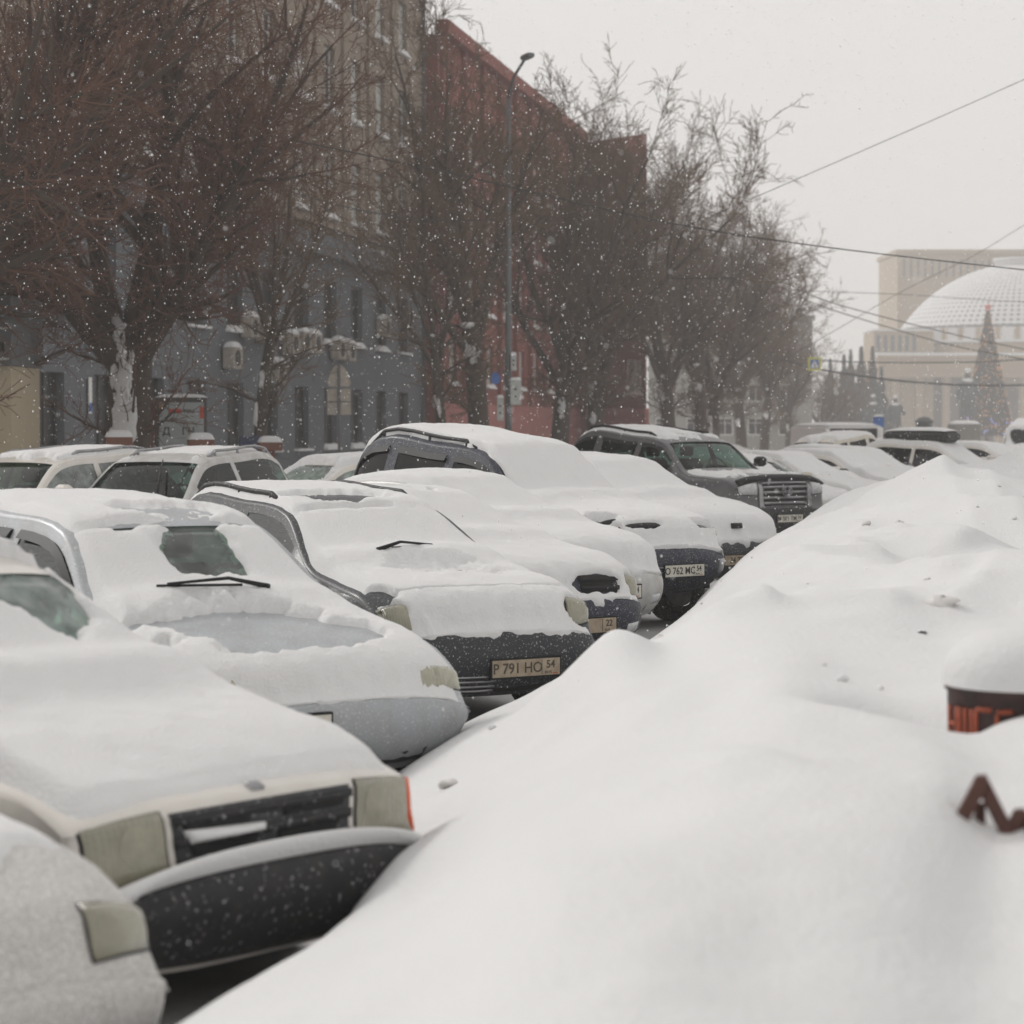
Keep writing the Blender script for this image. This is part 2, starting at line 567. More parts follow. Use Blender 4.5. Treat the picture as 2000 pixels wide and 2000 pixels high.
RIDGES = (_crest([(1360, 1235, 11.5), (1500, 1213, 11.6), (1750, 1198, 11.5)], .05, .16, .7)
          + _crest([(1640, 1150, 14.0), (1860, 1125, 13.4)], .06, .2, .8) + _crest([(1945, 1122, 13.4), (1860, 1200, 11.6)], .09, .25, .7)
          + _crest([(1560, 1105, 17.4), (1720, 1088, 17.4)], .06, .25, .8) + _crest([(1760, 1075, 19), (1880, 1060, 18.6)], .08, .25, .8)
          + _crest([(1700, 975, 27), (1842, 950, 27)], .07, .4, 1.2) + _crest([(1842, 950, 27), (1900, 1030, 21.5)], .12, .4, 1.2) + _crest([(1905, 955, 30), (1990, 1050, 21.5)], .12, .4, 1.2)
          + _crest([(1250, 1560, 6.4), (1500, 1490, 6.5)], .03, .2, .6) + _crest([(1000, 1395, 11), (1250, 1330, 11)], .03, .2, .6))
BIN_X, BIN_Y = 1.72, 8.05


def bank_z(X, Y):
    X, Y = np.asarray(X, float), np.asarray(Y, float)
    d = X - np.interp(Y, BL_Y, BL_X) + .22 * (fbm(X * .8, Y * .8, 2) - .5)
    z = survey(X, Y) * (1 - np.exp(-np.clip(d, 0, None) / .22)) * sst(-.05, .2, d)
    k = sst(.25, 1.1, d)
    for (ax, ay, bx_, by_, amp, wn_, wf_) in RIDGES:
        dx, dy = bx_ - ax, by_ - ay
        L2 = math.hypot(dx, dy)
        u = ((X - ax) * dx + (Y - ay) * dy) / L2 / L2
        n_ = (-(X - ax) * dy + (Y - ay) * dx) / L2 + .10 * (fbm(X * 1.5, Y * 1.5, 2, 2) - .5)   # >0: far side
        al = np.exp(-np.clip(np.abs(u - .5) - .45, 0, None) ** 2 / .04)
        z = z + k * 1.5 * amp * al * np.where(n_ > 0, np.exp(-(n_ / wf_)), np.exp(-np.abs(n_) / wn_))
    wx_ = X + .5 * (fbm(X * .9, Y * .9, 1, 2) - .5)
    rid3 = 1 - np.abs(2 * vnoise(wx_ * .9 + Y * .2, Y * .4 - wx_ * .2, 1) - 1)
    rid2 = 1 - np.abs(2 * vnoise(X * 1.3 - Y * .3, Y * 1.2 + X * .35, 2) - 1)
    f = np.clip(Y / 14, .3, 1.1)
    z = z + k * f * (.16 * (rid3 - .62) + .06 * (rid2 - .6) + .05 * (fbm(X * 1.1, Y * .9, 1, 2) - .5)) + k * .018 * (fbm(X * 5, Y * 4.4, 0, 3) - .5)
    # wind scoop on the left of the litter bin
    q = np.sqrt(((X - BIN_X + .40) / .20) ** 2 + ((Y - BIN_Y + .02) / .32) ** 2)
    z = z - .22 * np.exp(-q * q)
    z = np.where(d < -.04, -.12, z)
    return z - .04 * (1 - k) + ground_z(Y)


by = np.concatenate([np.linspace(-8, 2.4, 16), np.geomspace(2.5, 110, 520)])
bu = np.linspace(0, 1, 280) ** 1.5
BY, BU = np.meshgrid(by, bu, indexing='ij')
BX = np.interp(BY, BL_Y, BL_X) - .25 + BU * (9 + np.clip(BY, 0, None) * .35)
bk = mkobj('snow_bank', gridmesh('snow_bank', np.stack([BX, BY, bank_z(BX, BY)], -1)), None, M['snow'])
tag(bk, 'wind-shaped white snow bank along the noses of the parked cars', kind='structure')

# snow chunks poking out of the bank
chunk_px = [(1195, 1205, 17.5), (1690, 1085, 22), (1755, 1082, 22), (1705, 1180, 13), (1840, 1225, 11.5), (880, 1505, 10.6), (1290, 1215, 15)]
for i, (px, py, Y) in enumerate(chunk_px):
    r_ = rng.uniform(.035, .06)
    p = at(px, py, Y)
    z = float(bank_z(p.x, p.y))
    th = np.linspace(0, np.pi, 7)
    ph = np.linspace(0, 2 * np.pi, 11)
    TH, PH = np.meshgrid(th, ph, indexing='ij')
    rr = r_ * (1 + 1.3 * (fbm(TH * 3 + i, np.cos(PH) * 2 + i, i % 4) - .5))
    P = np.stack([rr * np.sin(TH) * np.cos(PH) * 1.3, rr * np.sin(TH) * np.sin(PH), rr * np.cos(TH) * .8], -1)
    o = mkobj('snow_chunk', gridmesh('snow_chunk', P), None, M['snow_dirty'])
    o.location = (p.x, p.y, z + r_ * .1)
    o.rotation_euler = (rng.uniform(-.4, .4), rng.uniform(-.4, .4), rng.uniform(0, 6))
    o.scale = (1, 1, .8)
    names = ['beside the bumper of the light silver estate', 'left of two on the middle ridge', 'right of two on the middle ridge',
             'upright on the near ridge', 'below the big smooth drift near the litter bin', 'near the corner of the silver car', 'on the slope between the two nearest ridges']
    tag(o, 'small brownish lump of snow ' + names[i], 'snow lump', 'snow lumps on the bank')

# crumbs of snow scattered over the crests
rc = np.random.default_rng(12)
cv, cf = [], []
ico = np.array([(0, 0, 1), (.89, 0, .45), (.28, .85, .45), (-.72, .53, .45), (-.72, -.53, .45), (.28, -.85, .45), (.72, .53, -.3), (-.28, .85, -.3), (-.89, 0, -.3), (-.28, -.85, -.3), (.72, -.53, -.3)])
icf = [(0, 1, 2), (0, 2, 3), (0, 3, 4), (0, 4, 5), (0, 5, 1), (1, 6, 2), (2, 7, 3), (3, 8, 4), (4, 9, 5), (5, 10, 1), (2, 6, 7), (3, 7, 8), (4, 8, 9), (5, 9, 10), (1, 10, 6)]
for i in range(120):
    cy0 = 5.5 + 28 * rc.random() ** 1.3
    cx0 = float(np.interp(cy0, BL_Y, BL_X)) + .35 + rc.random() * (1.8 + .09 * cy0)
    if vnoise(cx0 * .9, cy0 * .6, 1) < .52 or cy0 < 8.5:
        continue
    r_ = rc.uniform(.008, .03) * (1.6 if rc.random() < .08 else 1)
    z_ = float(bank_z(cx0, cy0)) + r_ * .2
    b_ = len(cv)
    rot = Matrix.Rotation(rc.uniform(0, 6), 3, 'Z') @ Matrix.Rotation(rc.uniform(-1, 1), 3, 'X')
    for q in ico:
        v_ = rot @ Vector(q * rc.uniform(.6, 1.25)) * r_
        cv.append((cx0 + v_.x, cy0 + v_.y, z_ + v_.z * .7))
    cf += [tuple(k + b_ for k in f) for f in icf]
o = mkobj('snow_crumbs', mesh('snow_crumbs', cv, cf), None, M['snow'])
tag(o, 'crumbs of snow scattered over the bank', kind='stuff')

# lumpy bank on the far pavement
FB0 = -13.3
fy = np.geomspace(24, 150, 300)
fu = np.linspace(-1, 1, 40)
FY, FU = np.meshgrid(fy, fu, indexing='ij')
FX = FB0 + .18 * FY + FU * 2.4
FZ = (1 - FU ** 2) ** 1.0 * (.75 + .9 * fbm(FY * .22, FU * 1.0, 2, 2)) + .35 * (fbm(FX * 1.6, FY * 1.2, 1, 3) - .5) * (1 - FU ** 4) - .1 + ground_z(FY)
fb = mkobj('snow_bank', gridmesh('snow_bank_far', np.stack([FX, FY, FZ], -1)), None, M['snow_dirty'])
tag(fb, 'lumpy shovelled snow heap along the pavement under the trees', kind='structure')

# ------------------------------------------------------------------ cars
# side-profile control points, front bottom -> hood -> roof -> tail: (x back from nose, z, half width, edge rounding)
PROF = {
    'sedan': [(-.14, .20, .74, .18), (-.03, .34, .80, .24), (0, .46, .82, .26), (-.03, .57, .82, .26), (-.06, .60, .81, .24), (-.14, .73, .79, .19), (-.32, .80, .78, .10), (-.80, .90, .77, .07),
              (-1.25, .97, .74, .06), (-2.05, 1.37, .58, .06), (-2.75, 1.43, .57, .06), (-3.45, 1.36, .57, .06), (-4.0, 1.04, .64, .06), (-4.4, 1.0, .72, .1), (-4.5, .65, .80, .2), (-4.4, .25, .78, .2)],
    'wagon': [(-.14, .20, .74, .18), (-.03, .34, .80, .24), (0, .46, .82, .26), (-.03, .57, .82, .26), (-.06, .60, .81, .24), (-.14, .73, .79, .19), (-.32, .80, .78, .10), (-.80, .90, .77, .07),
              (-1.25, .97, .74, .06), (-2.0, 1.40, .60, .06), (-2.8, 1.48, .60, .07), (-3.95, 1.42, .59, .07), (-4.4, 1.05, .66, .08), (-4.5, .95, .74, .1), (-4.55, .65, .80, .2), (-4.45, .25, .78, .2)],
    'boxy': [(-.12, .20, .76, .14), (-.03, .32, .82, .18), (0, .42, .83, .18), (-.03, .52, .83, .17), (-.07, .54, .82, .12), (-.12, .75, .81, .10), (-.26, .80, .80, .07), (-.75, .90, .79, .06),
             (-1.2, .99, .76, .06), (-1.9, 1.44, .62, .06), (-2.7, 1.52, .62, .07), (-4.0, 1.48, .62, .07), (-4.4, 1.05, .68, .08), (-4.5, .95, .76, .1), (-4.55, .6, .82, .16), (-4.45, .25, .8, .16)],
    'suv': [(-.18, .34, .80, .2), (-.05, .46, .88, .28), (0, .62, .90, .30), (-.03, .78, .90, .30), (-.07, .81, .88, .26), (-.15, .99, .85, .20), (-.36, 1.06, .84, .11), (-.9, 1.13, .83, .08),
            (-1.38, 1.18, .80, .07), (-2.05, 1.70, .65, .07), (-2.9, 1.84, .66, .08), (-4.2, 1.81, .66, .08), (-4.62, 1.25, .74, .1), (-4.74, 1.15, .8, .12), (-4.8, .75, .86, .2), (-4.7, .35, .84, .2)],
    'lc': [(-.18, .36, .84, .2), (-.05, .46, .92, .26), (0, .60, .95, .28), (-.02, .72, .95, .28), (-.05, .76, .93, .22), (-.12, 1.14, .90, .18), (-.30, 1.20, .90, .12), (-.9, 1.25, .89, .09),
           (-1.42, 1.29, .86, .08), (-2.1, 1.76, .70, .08), (-2.95, 1.88, .70, .09), (-4.3, 1.85, .70, .09), (-4.75, 1.35, .78, .1), (-4.88, 1.2, .84, .12), (-4.95, .8, .92, .2), (-4.85, .38, .9, .2)],
    'van': [(-.14, .3, .8, .16), (-.03, .42, .9, .2), (0, .6, .93, .22), (-.03, .72, .93, .2), (-.06, .76, .92, .18), (-.12, 1.0, .9, .16), (-.3, 1.1, .88, .12), (-.6, 1.2, .87, .1),
            (-.85, 1.3, .86, .08), (-1.5, 2.0, .78, .08), (-2.4, 2.12, .78, .1), (-4.6, 2.1, .78, .1), (-4.95, 1.4, .86, .1), (-5.0, 1.2, .9, .1), (-5.0, .7, .9, .12), (-4.9, .35, .88, .12)],
}

for _b in ('sedan', 'wagon'):                       # same bodies with a taller nose and hood
    _p = list(PROF[_b])
    for _i, _z in ((3, .62), (4, .66), (5, .83), (6, .89), (7, .97), (8, 1.03)):
        _p[_i] = (_p[_i][0], _z, _p[_i][2], _p[_i][3])
    PROF[_b + '_hi'] = _p


class Surf:
    def __init__(s, kind, sx=1, sy=1, sz=1):
        s.C = np.array([(x * sx, z * sz, h * sy, r) for x, z, h, r in PROF[kind]], float)
        C = s.C
        n = len(C)
        T = np.zeros_like(C)
        for i in range(1, n - 1):
            l0 = np.linalg.norm(C[i, :2] - C[i - 1, :2])
            l1 = np.linalg.norm(C[i + 1, :2] - C[i, :2])
            a, b = (C[i] - C[i - 1]) / l0, (C[i + 1] - C[i]) / l1
            T[i] = (a * l1 + b * l0) / (l0 + l1)
        T[0] = (C[1] - C[0]) / np.linalg.norm(C[1, :2] - C[0, :2])
        T[-1] = (C[-1] - C[-2]) / np.linalg.norm(C[-1, :2] - C[-2, :2])
        s.T = T

    def prof(s, t):
        t = np.clip(np.asarray(t, float), 0, len(s.C) - 1 - 1e-6)
        i = np.floor(t).astype(int)
        f = (t - i)[..., None]
        L = np.linalg.norm(s.C[i + 1, :2] - s.C[i, :2], axis=-1)[..., None]
        h00, h10 = 2 * f ** 3 - 3 * f ** 2 + 1, f ** 3 - 2 * f ** 2 + f
        h01, h11 = -2 * f ** 3 + 3 * f ** 2, f ** 3 - f ** 2
        return h00 * s.C[i] + h10 * L * s.T[i] + h01 * s.C[i + 1] + h11 * L * s.T[i + 1]

    def normal2(s, t):
        a, b = s.prof(np.asarray(t) - .02), s.prof(np.asarray(t) + .02)
        d = b - a
        n = np.stack([d[..., 1], -d[..., 0]], -1)
        return n / np.maximum(np.linalg.norm(n, axis=-1, keepdims=True), 1e-9)

    def pt(s, t, q):
        t, q = np.broadcast_arrays(np.asarray(t, float), np.asarray(q, float))
        p = s.prof(t)
        n = s.normal2(t)
        a = np.clip(np.abs(q), 0, 1)
        d = p[..., 3] * (1 - (1 - a ** 2.6) ** (1 / 2.6))
        return np.stack([p[..., 0] - n[..., 0] * d, p[..., 2] * q, p[..., 1] - n[..., 1] * d], -1)

    def nrm(s, t, q):
        e = .03
        q = np.asarray(q, float)
        q1 = np.clip(q + e, -1, 1)
        q0 = np.clip(q - e, -1, 1)
        a = s.pt(np.asarray(t) + e, q) - s.pt(np.asarray(t) - e, q)
        b = s.pt(t, q1) - s.pt(t, q0)
        n = np.cross(b, a)
        n = n / np.maximum(np.linalg.norm(n, axis=-1, keepdims=True), 1e-9)
        out = s.normal2(t)
        sg = np.sign(n[..., 0] * out[..., 0] + n[..., 2] * out[..., 1])
        return n * np.where(sg == 0, 1, sg)[..., None]

    def patch(s, c, nt=6, nq=8, off=.006, bulge=0.0, skirt=.03, ribs=0):
        """quad patch on the surface between four (t,q) corners, with skirts into the body"""
        a, b = np.meshgrid(np.linspace(0, 1, nt + 1), np.linspace(0, 1, nq + 1), indexing='ij')
        c = np.array(c, float)
        tq = (c[0] * ((1 - a) * (1 - b))[..., None] + c[1] * ((1 - a) * b)[..., None] + c[2] * (a * b)[..., None] + c[3] * (a * (1 - b))[..., None])
        t, q = tq[..., 0], tq[..., 1]
        P, N = s.pt(t, q), s.nrm(t, q)
        k = off + bulge * (16 * a * (1 - a) * b * (1 - b)) ** .5
        if ribs:
            k = k + .0009 * np.sin(b * 2 * math.pi * ribs)
        P2 = P + N * k[..., None]
        # skirt ring
        P3 = np.pad(P2, ((1, 1), (1, 1), (0, 0)), mode='edge')
        Ni = np.pad(N, ((1, 1), (1, 1), (0, 0)), mode='edge')
        edge = np.zeros(P3.shape[:2], bool)
        edge[0], edge[-1], edge[:, 0], edge[:, -1] = True, True, True, True
        P3[edge] -= Ni[edge] * skirt
        return P3


def taper(x, a, b):
    return sst(a, b, x)


def build_car(name, label, cat, X, Y, phi, kind, paint, sx=1, sy=1, sz=1, belt=(.88, .94), W=.85, z0=0.0, group='cars parked in the near row',
              glass='glass', wins=((8.5, 9.75), (9.87, 11.0), (11.12, 11.55)), bumper=None, bumper_t=(.25, 3.2), plate=None, platemat='plate', plate_t=2.15, plate_q=0.0,
              lamp=None, grille=None, extra=(), snow=None, rails=False, mirrors=True, interior=True, res=1.0, mirror_mat=None, wipers=(), wheels=True, rail_mat='black', pitch=0.0, visor=False, wsglass=None):
    S = Surf(kind, sx, sy, sz)
    root = empty(name, (X, Y, z0 + float(ground_z(np.array(Y)))), math.atan2(-math.cos(R(phi)), math.sin(R(phi))), label, cat, group)
    root.rotation_euler[1] = pitch
    # ---- body shell: top sheet with window openings
    tt = set()
    for i in range(15):
        for k in range(5):
            tt.add(round(i + k / 5, 3))
    WS, RW = (8.12, 8.93), (11.2, 11.85)
    for a, b in list(wins) + [WS, RW]:
        tt |= {a, b}
    tt.add(14.999)
    t = np.array(sorted(tt))
    qq = np.sin(np.linspace(-1, 1, 25) * math.pi / 2)
    qq = np.array(sorted(set(np.round(np.concatenate([qq, [-.9, .9]]), 4))))
    Tg, Qg = np.meshgrid(t, qq, indexing='ij')
    P = S.pt(Tg, Qg)
    tm, qm = (t[1:] + t[:-1]) / 2, (qq[1:] + qq[:-1]) / 2
    hole = np.zeros((len(tm), len(qm)), bool)
    for a, b in (WS, RW):
        hole |= ((tm > a) & (tm < b))[:, None] & (np.abs(qm) < .9)[None]
    top = gridmesh('body', P, ~hole)
    V = [tuple(v.co) for v in top.vertices]
    Fc = [tuple(p.vertices) for p in top.polygons]
    # ---- sides
    i5 = int(np.argmin(np.abs(t - 5)))
    i14 = int(np.argmin(np.abs(t - 13.6)))
    E = S.pt(t, np.ones_like(t))
    xf, xr = E[i5, 0], E[i14, 0]
    zs = .22 * sz if kind not in ('suv', 'van', 'lc') else .36
    cols = range(i5, i14 + 1)
    fr_z = E[:i5 + 1, 2]
    fr_x = E[:i5 + 1, 0]
    fr_y = E[:i5 + 1, 1]
    re_z, re_x, re_y = E[i14:, 2][::-1], E[i14:, 0][::-1], E[i14:, 1][::-1]
    frow = [1, .9, .5, .06, 0]
    lrow = np.linspace(0, 1, 8)[1:]
    grid = []
    for i in cols:
        x, ye, ze = E[i]
        u = (x - xr) / (xf - xr)
        zb = min(ze - .004, (belt[0] * u + belt[1] * (1 - u)) * sz)
        wb = W * sy * (1 - .10 * max(0, (u - .82) / .18) ** 2 - .06 * max(0, (.12 - u) / .12) ** 2)
        col = []
        gh = ze - zb
        ybelt = wb - .025 if gh > .05 else ye + (wb - ye) * .15
        for f in frow:
            col.append((x, ye * f + ybelt * (1 - f), zb + gh * f))
        for f in lrow:
            z = zb + (zs - zb) * f
            y = ybelt + (wb - ybelt) * math.sin(min(1, f * 2.2) * math.pi / 2) - .07 * max(0, f - .6) ** 1.5
            kf = max(0, 1 - (xf - x) / .45)
            kr = max(0, 1 - (x - xr) / .4)
            xx = x + kf * (float(np.interp(z, fr_z, fr_x)) - xf) + kr * (float(np.interp(z, re_z, re_x)) - xr)
            y = y * (1 - kf) + kf * float(np.interp(z, fr_z, fr_y)) if kf > 0 else y
            y = y * (1 - kr) + kr * float(np.interp(z, re_z, re_y)) if kr > 0 else y
            col.append((xx, y, z))
        grid.append(col)
    G = np.array(grid)
    tc = t[i5:i14 + 1]
    tcm = (tc[1:] + tc[:-1]) / 2
    for sgn in (1, -1):
        b = len(V)
        H = G * np.array([1, sgn, 1])
        V += [tuple(p) for p in H.reshape(-1, 3)]
        n, m = H.shape[:2]
        for i in range(n - 1):
            isw = any(a < tcm[i] < bb for a, bb in wins)
            for j in range(m - 1):
                if isw and j in (1, 2):
                    continue
                Fc.append((b + i * m + j, b + i * m + j + 1, b + (i + 1) * m + j + 1, b + (i + 1) * m + j))
    body = mesh('body', V, Fc, True)
    mkobj('body', body, root, M[paint])
    # ---- glass panes
    c = S.patch([(WS[0] - .01, -.905), (WS[0] - .01, .905), (WS[1] + .01, .905), (WS[1] + .01, -.905)], 6, 10, -.004, skirt=.001)
    mkobj('windshield', gridmesh('windshield', c), root, M[wsglass or glass])
    c = S.patch([(RW[0] - .01, -.905), (RW[0] - .01, .905), (RW[1] + .01, .905), (RW[1] + .01, -.905)], 4, 8, -.004, skirt=.001)
    mkobj('rear_window', gridmesh('rear_window', c), root, M[glass])
    for sgn in (1, -1):
        for a, bb in wins:
            ii = [k for k, q in enumerate(tc) if a - 1e-6 <= q <= bb + 1e-6]
            PP = G[ii][:, 1:4] * np.array([1, sgn, 1]) - np.array([0, sgn * .006, 0])
            o = mkobj('side_window', gridmesh('side_window', PP), root, M[glass])
            if visor and sgn == -1:
                ed = G[ii][:, :2] * np.array([1, sgn, 1])
                lowr = ed[:, 1] * .9 + (G[ii][:, 3] * np.array([1, sgn, 1])) * .1
                VV = np.stack([ed[:, 1] + (0, sgn * .012, .006), lowr + (0, sgn * .03, 0)], 1)
                mkobj('window_visor', gridmesh('window_visor', VV), o, M['blackclean'])
    # ---- underbody, wheels
    L = -S.C[:, 0].min()
    mb = MB()
    mb.box(xr + .12, xf - .12, -W * sy + .12, W * sy - .12, zs + .01, zs + .3)
    mb.build('underbody', M['under'], root)
    if wheels:
        rw = .31 if kind not in ('suv', 'van', 'lc') else .38
        for wx in (-.84 * sx, (-L + .95 * sx)):
            for sgn in (1, -1):
                mb = MB()
                yo, yi = sgn * (W * sy + .004), sgn * (W * sy - .2)
                ring = [(rw * .62, yo), (rw * .9, yo), (rw, yo - sgn * .03), (rw, yi)]
                n = 22
                Vv, Ff = [], []
                for r_, y_ in ring:
                    for k in range(n):
                        a = 2 * math.pi * k / n
                        Vv.append((wx + r_ * math.cos(a), y_, rw + r_ * math.sin(a)))
                for i in range(3):
                    for k in range(n):
                        Ff.append((i * n + k, i * n + (k + 1) % n, (i + 1) * n + (k + 1) % n, (i + 1) * n + k))
                wo = mb.add(Vv, Ff, True).build('wheel', M['tyre'], root)
                mb = MB()
                mb.prism([(wx + rw * .62 * math.cos(2 * math.pi * k / 18), rw + rw * .62 * math.sin(2 * math.pi * k / 18)) for k in range(18)], 'y', yo - sgn * .02, yo - sgn * .05)
                for k in range(5):
                    a = 2 * math.pi * k / 5
                    mb.box(-rw * .58, 0, -.025, .0, -.03, .03, mtx=Matrix.Translation((wx, yo - sgn * .01 + (.0 if sgn > 0 else .025), rw)) @ Matrix.Rotation(a, 4, 'Y'))
                mb.build('rim', M['rim'], wo)
    # ---- interior
    if interior:
        cw = S.prof(8)
        mb = MB()
        mb.box(cw[0] - .45, cw[0] - .02, -.66, .66, cw[1] - .35, cw[1] - .06, .03)
        mb.build('dashboard', M['trim_grey'], root)
        for sgn in (.36, -.36):
            mb = MB()
            xx, zz = cw[0] - 1.25 * sx, zs + .25
            top_z = cw[1] + .17
            mb.box(xx - .05, xx + .45, sgn - .24, sgn + .24, zz, zz + .18, .04)
            mb.box(xx - .14, xx, sgn - .24, sgn + .24, zz + .1, top_z, .04)
            mb.box(xx - .17, xx - .07, sgn - .13, sgn + .13, top_z + .03, top_z + .2, .03)
            mb.build('seat', M['seat'], root)
        mb = MB()
        mb.tube([(cw[0] - .6 - .1 * math.sin(a), .36 + .19 * math.cos(a), cw[1] + .02 + .17 * math.sin(a)) for a in np.linspace(0, 2 * math.pi, 15)], .014, 5, False)
        mb.build('steering_wheel', M['blackclean'], root)
    # ---- front parts
    if bumper:
        mkobj('bumper', gridmesh('bumper', S.patch([(bumper_t[0], -.985), (bumper_t[0], .985), (bumper_t[1], .985), (bumper_t[1], -.985)], 9, 20, .012, .008, .03)), root, M[bumper])
    for sgn in (1, -1):
        if lamp:
            cc, mm, bul = lamp
            o = mkobj('headlight', gridmesh('headlight', S.patch([(a, sgn * q) for a, q in cc], 5, 84 if Y < 20 else 7, .008, bul, .04, ribs=12 if Y < 20 else 0)), root, M[mm])
            cq = np.array(cc, float) * np.array([1, sgn])
            mid = cq.mean(0)
            ring = mid + (cq - mid) * 1.07
            mkobj('lamp_rim', gridmesh('lamp_rim', S.patch(ring, 5, 7, .003, 0, .04)), o, M['blackclean'])
            if Y < 30:
                dq = np.abs(cq - mid).max(0)
                c0 = mid + np.array([0, -sgn * dq[1] * .25])
                asp = min(.95, dq[0]) * .62
                pr = S.pt(mid[0] + .3, mid[1]) - S.pt(mid[0] - .3, mid[1])
                vt = np.linalg.norm(pr) / .6
                wq = abs(S.pt(mid[0], mid[1] + .05)[1] - S.pt(mid[0], mid[1] - .05)[1]) / .1
                for f_, m2 in ((1.0, 'lampdeep'),):
                    rr_, aa_ = np.meshgrid(np.linspace(0, 1, 6), np.linspace(0, 2 * math.pi, 21), indexing='ij')
                    tq_ = c0[0] + asp * f_ * rr_ * np.sin(aa_)
                    qq_ = c0[1] + asp * f_ * (vt / wq) * rr_ * np.cos(aa_)
                    Pd = S.pt(tq_, qq_) + S.nrm(tq_, qq_) * (.0092 + bul * .85 * (1 - .6 * rr_ ** 2) + .004 * (1 - rr_) + (.003 if f_ < .9 else 0))[..., None]
                    mkobj('reflector' if f_ > .9 else 'bulb', gridmesh('reflector', Pd), o, M[m2])
        if mirrors is True or (mirrors == 'right' and sgn < 0):
            cw = S.prof(8.25)
            mb = MB()
            yy = sgn * (W * sy)
            zz = cw[1] + .0
            mb.box(cw[0] - .28, cw[0] - .12, min(yy, yy + sgn * .2), max(yy, yy + sgn * .2), zz - .05, zz + .11, .035)
            mb.box(cw[0] - .24, cw[0] - .17, min(yy - sgn * .1, yy + sgn * .02), max(yy - sgn * .1, yy + sgn * .02), zz - .04, zz + .0)
            mb.build('mirror', M[mirror_mat or paint], root)
        if rails:
            pts = []
            for k, tq in enumerate(np.linspace(9.35, 11.0, 9)):
                p = S.pt(tq, sgn * .86)
                lift = .055 if 0 < k < 8 else .0
                pts.append((p[0], p[1], p[2] + lift))
            mb = MB()
            mb.tube(pts, .02, 7)
            for k in (1, 4, 7):
                mb.tube([(pts[k][0], pts[k][1], pts[k][2]), (pts[k][0], pts[k][1], pts[k][2] - .08)], .02, 6)
            mb.build('roof_rail', M[rail_mat], root)
    if grille:
        gc, bars, gm, bm = grille
        gr = mkobj('grille', gridmesh('grille', S.patch(gc, 5, 12, .004, 0, .03)), root, M[gm])
        gc = np.array(gc, float)
        for k in range(bars):
            f = (k + .5) / bars
            w = .22 / bars
            lo, hi = f - w, f + w
            A = gc[0] * (1 - lo) + gc[3] * lo
            B = gc[1] * (1 - lo) + gc[2] * lo
            Cc = gc[1] * (1 - hi) + gc[2] * hi
            D = gc[0] * (1 - hi) + gc[3] * hi
            mkobj('grille_bar', gridmesh('grille_bar', S.patch([A, B, Cc, D], 1, 10, .018, .0, .025)), gr, M[bm])
    for nm, cc, mm, off, bul in extra:
        mkobj(nm, gridmesh(nm, S.patch(cc, 4, 8, off, bul, .04)), root, M[mm])
    if plate:
        main, reg = plate
        p = S.pt(plate_t, plate_q)
        hw_ = .26
        # lean the plate with the bumper's plan curve
        yaw = math.atan2(S.nrm(plate_t, plate_q)[1], S.nrm(plate_t, plate_q)[0]) * .5
        pm = MB()
        pm.box(-.004, .006, -hw_, hw_, -.056, .056)
        po = pm.build('license_plate', M[platemat], root)
        po.location = (p[0] + .035, p[1], p[2])
        po.rotation_euler = (0, 0, yaw)
        ink = M['inkdirty'] if platemat == 'platedirty' else M['ink']
        pf = MB()
        e = .012
        pf.box(-.03, .002, -hw_ - e, hw_ + e, -.056 - e, -.056)
        pf.box(-.03, .002, -hw_ - e, hw_ + e, .056, .056 + e)
        pf.box(-.03, .002, -hw_ - e, -hw_, -.056, .056)
        pf.box(-.03, .002, hw_, hw_ + e, -.056, .056)
        pf.build('plate_frame', M['blackclean'], po)
        dv = MB()
        dv.box(.006, .0075, .118, .122, -.05, .05)
        dv.build('plate_line', ink, po)
        if main:
            text('plate_number', main, .098, ink, po, Matrix.Translation((.007, -.066, -.003)) @ FRONT, bold=.0012, sx=.95)
        if reg:
          text('plate_region', reg, .072, ink, po, Matrix.Translation((.007, .188, .014)) @ FRONT, bold=.0012, sx=.95 if len(reg) < 3 else .8)
        if reg:
          text('plate_country', 'RUS', .028, ink, po, Matrix.Translation((.007, .17, -.038)) @ FRONT, sx=1.1)
        fl = MB()
        if reg:
          fl.box(.006, .0072, .205, .24, -.047, -.041)
        if reg:
          fl.build('plate_flag', M['red'], po)
    for (ta, qa, tb, qb) in wipers:
        pa, pb = S.pt(ta, qa), S.pt(tb, qb)
        na, nb = S.nrm(ta, qa), S.nrm(tb, qb)
        pm_ = (pa + pb) / 2
        h = .11
        mb = MB()
        mb.tube([pa + na * h, pa * .6 + pb * .4 + na * (h + .035), pb + nb * (h - .01)], [.017, .011, .008], 6)
        mb.tube([pa * .75 + pb * .25 + na * (h - .0), pb + nb * (h - .025) + (pb - pa) * .1], .008, 5)
        mb.tube([pa + na * .0, pa + na * (h + .01)], .02, 7)
        mb.build('wiper', M['blackclean'], root)
    # ---- snow cover
    if snow:
        sn = dict(base=.06, t0=3.3, t1=12.4, amp=.03, bare=(), cowl=.06, edge=.93, trench=(), front=1.0, seed=1, rough=.35, ftaper=.0, wsn=.5)
        sn.update(snow)
        ts = np.arange(sn['t0'] - .35, sn['t1'] + .3, .07 / res)
        qs = np.sin(np.linspace(-1, 1, int(66 * res)) * math.pi / 2)
        Tq, Qq = np.meshgrid(ts, qs, indexing='ij')
        Pq, Nq = S.pt(Tq, Qq), S.nrm(Tq, Qq)
        sd_ = sn['seed']
        f1 = fbm(Pq[..., 0] * 2.2 + sd_ * 3, Pq[..., 1] * 2.2 + Pq[..., 2] * 1.5, sd_, 3)
        f2 = fbm(Pq[..., 0] * 9 + Pq[..., 2] * 7, Pq[..., 1] * 9 + sd_, sd_ + 1, 3)
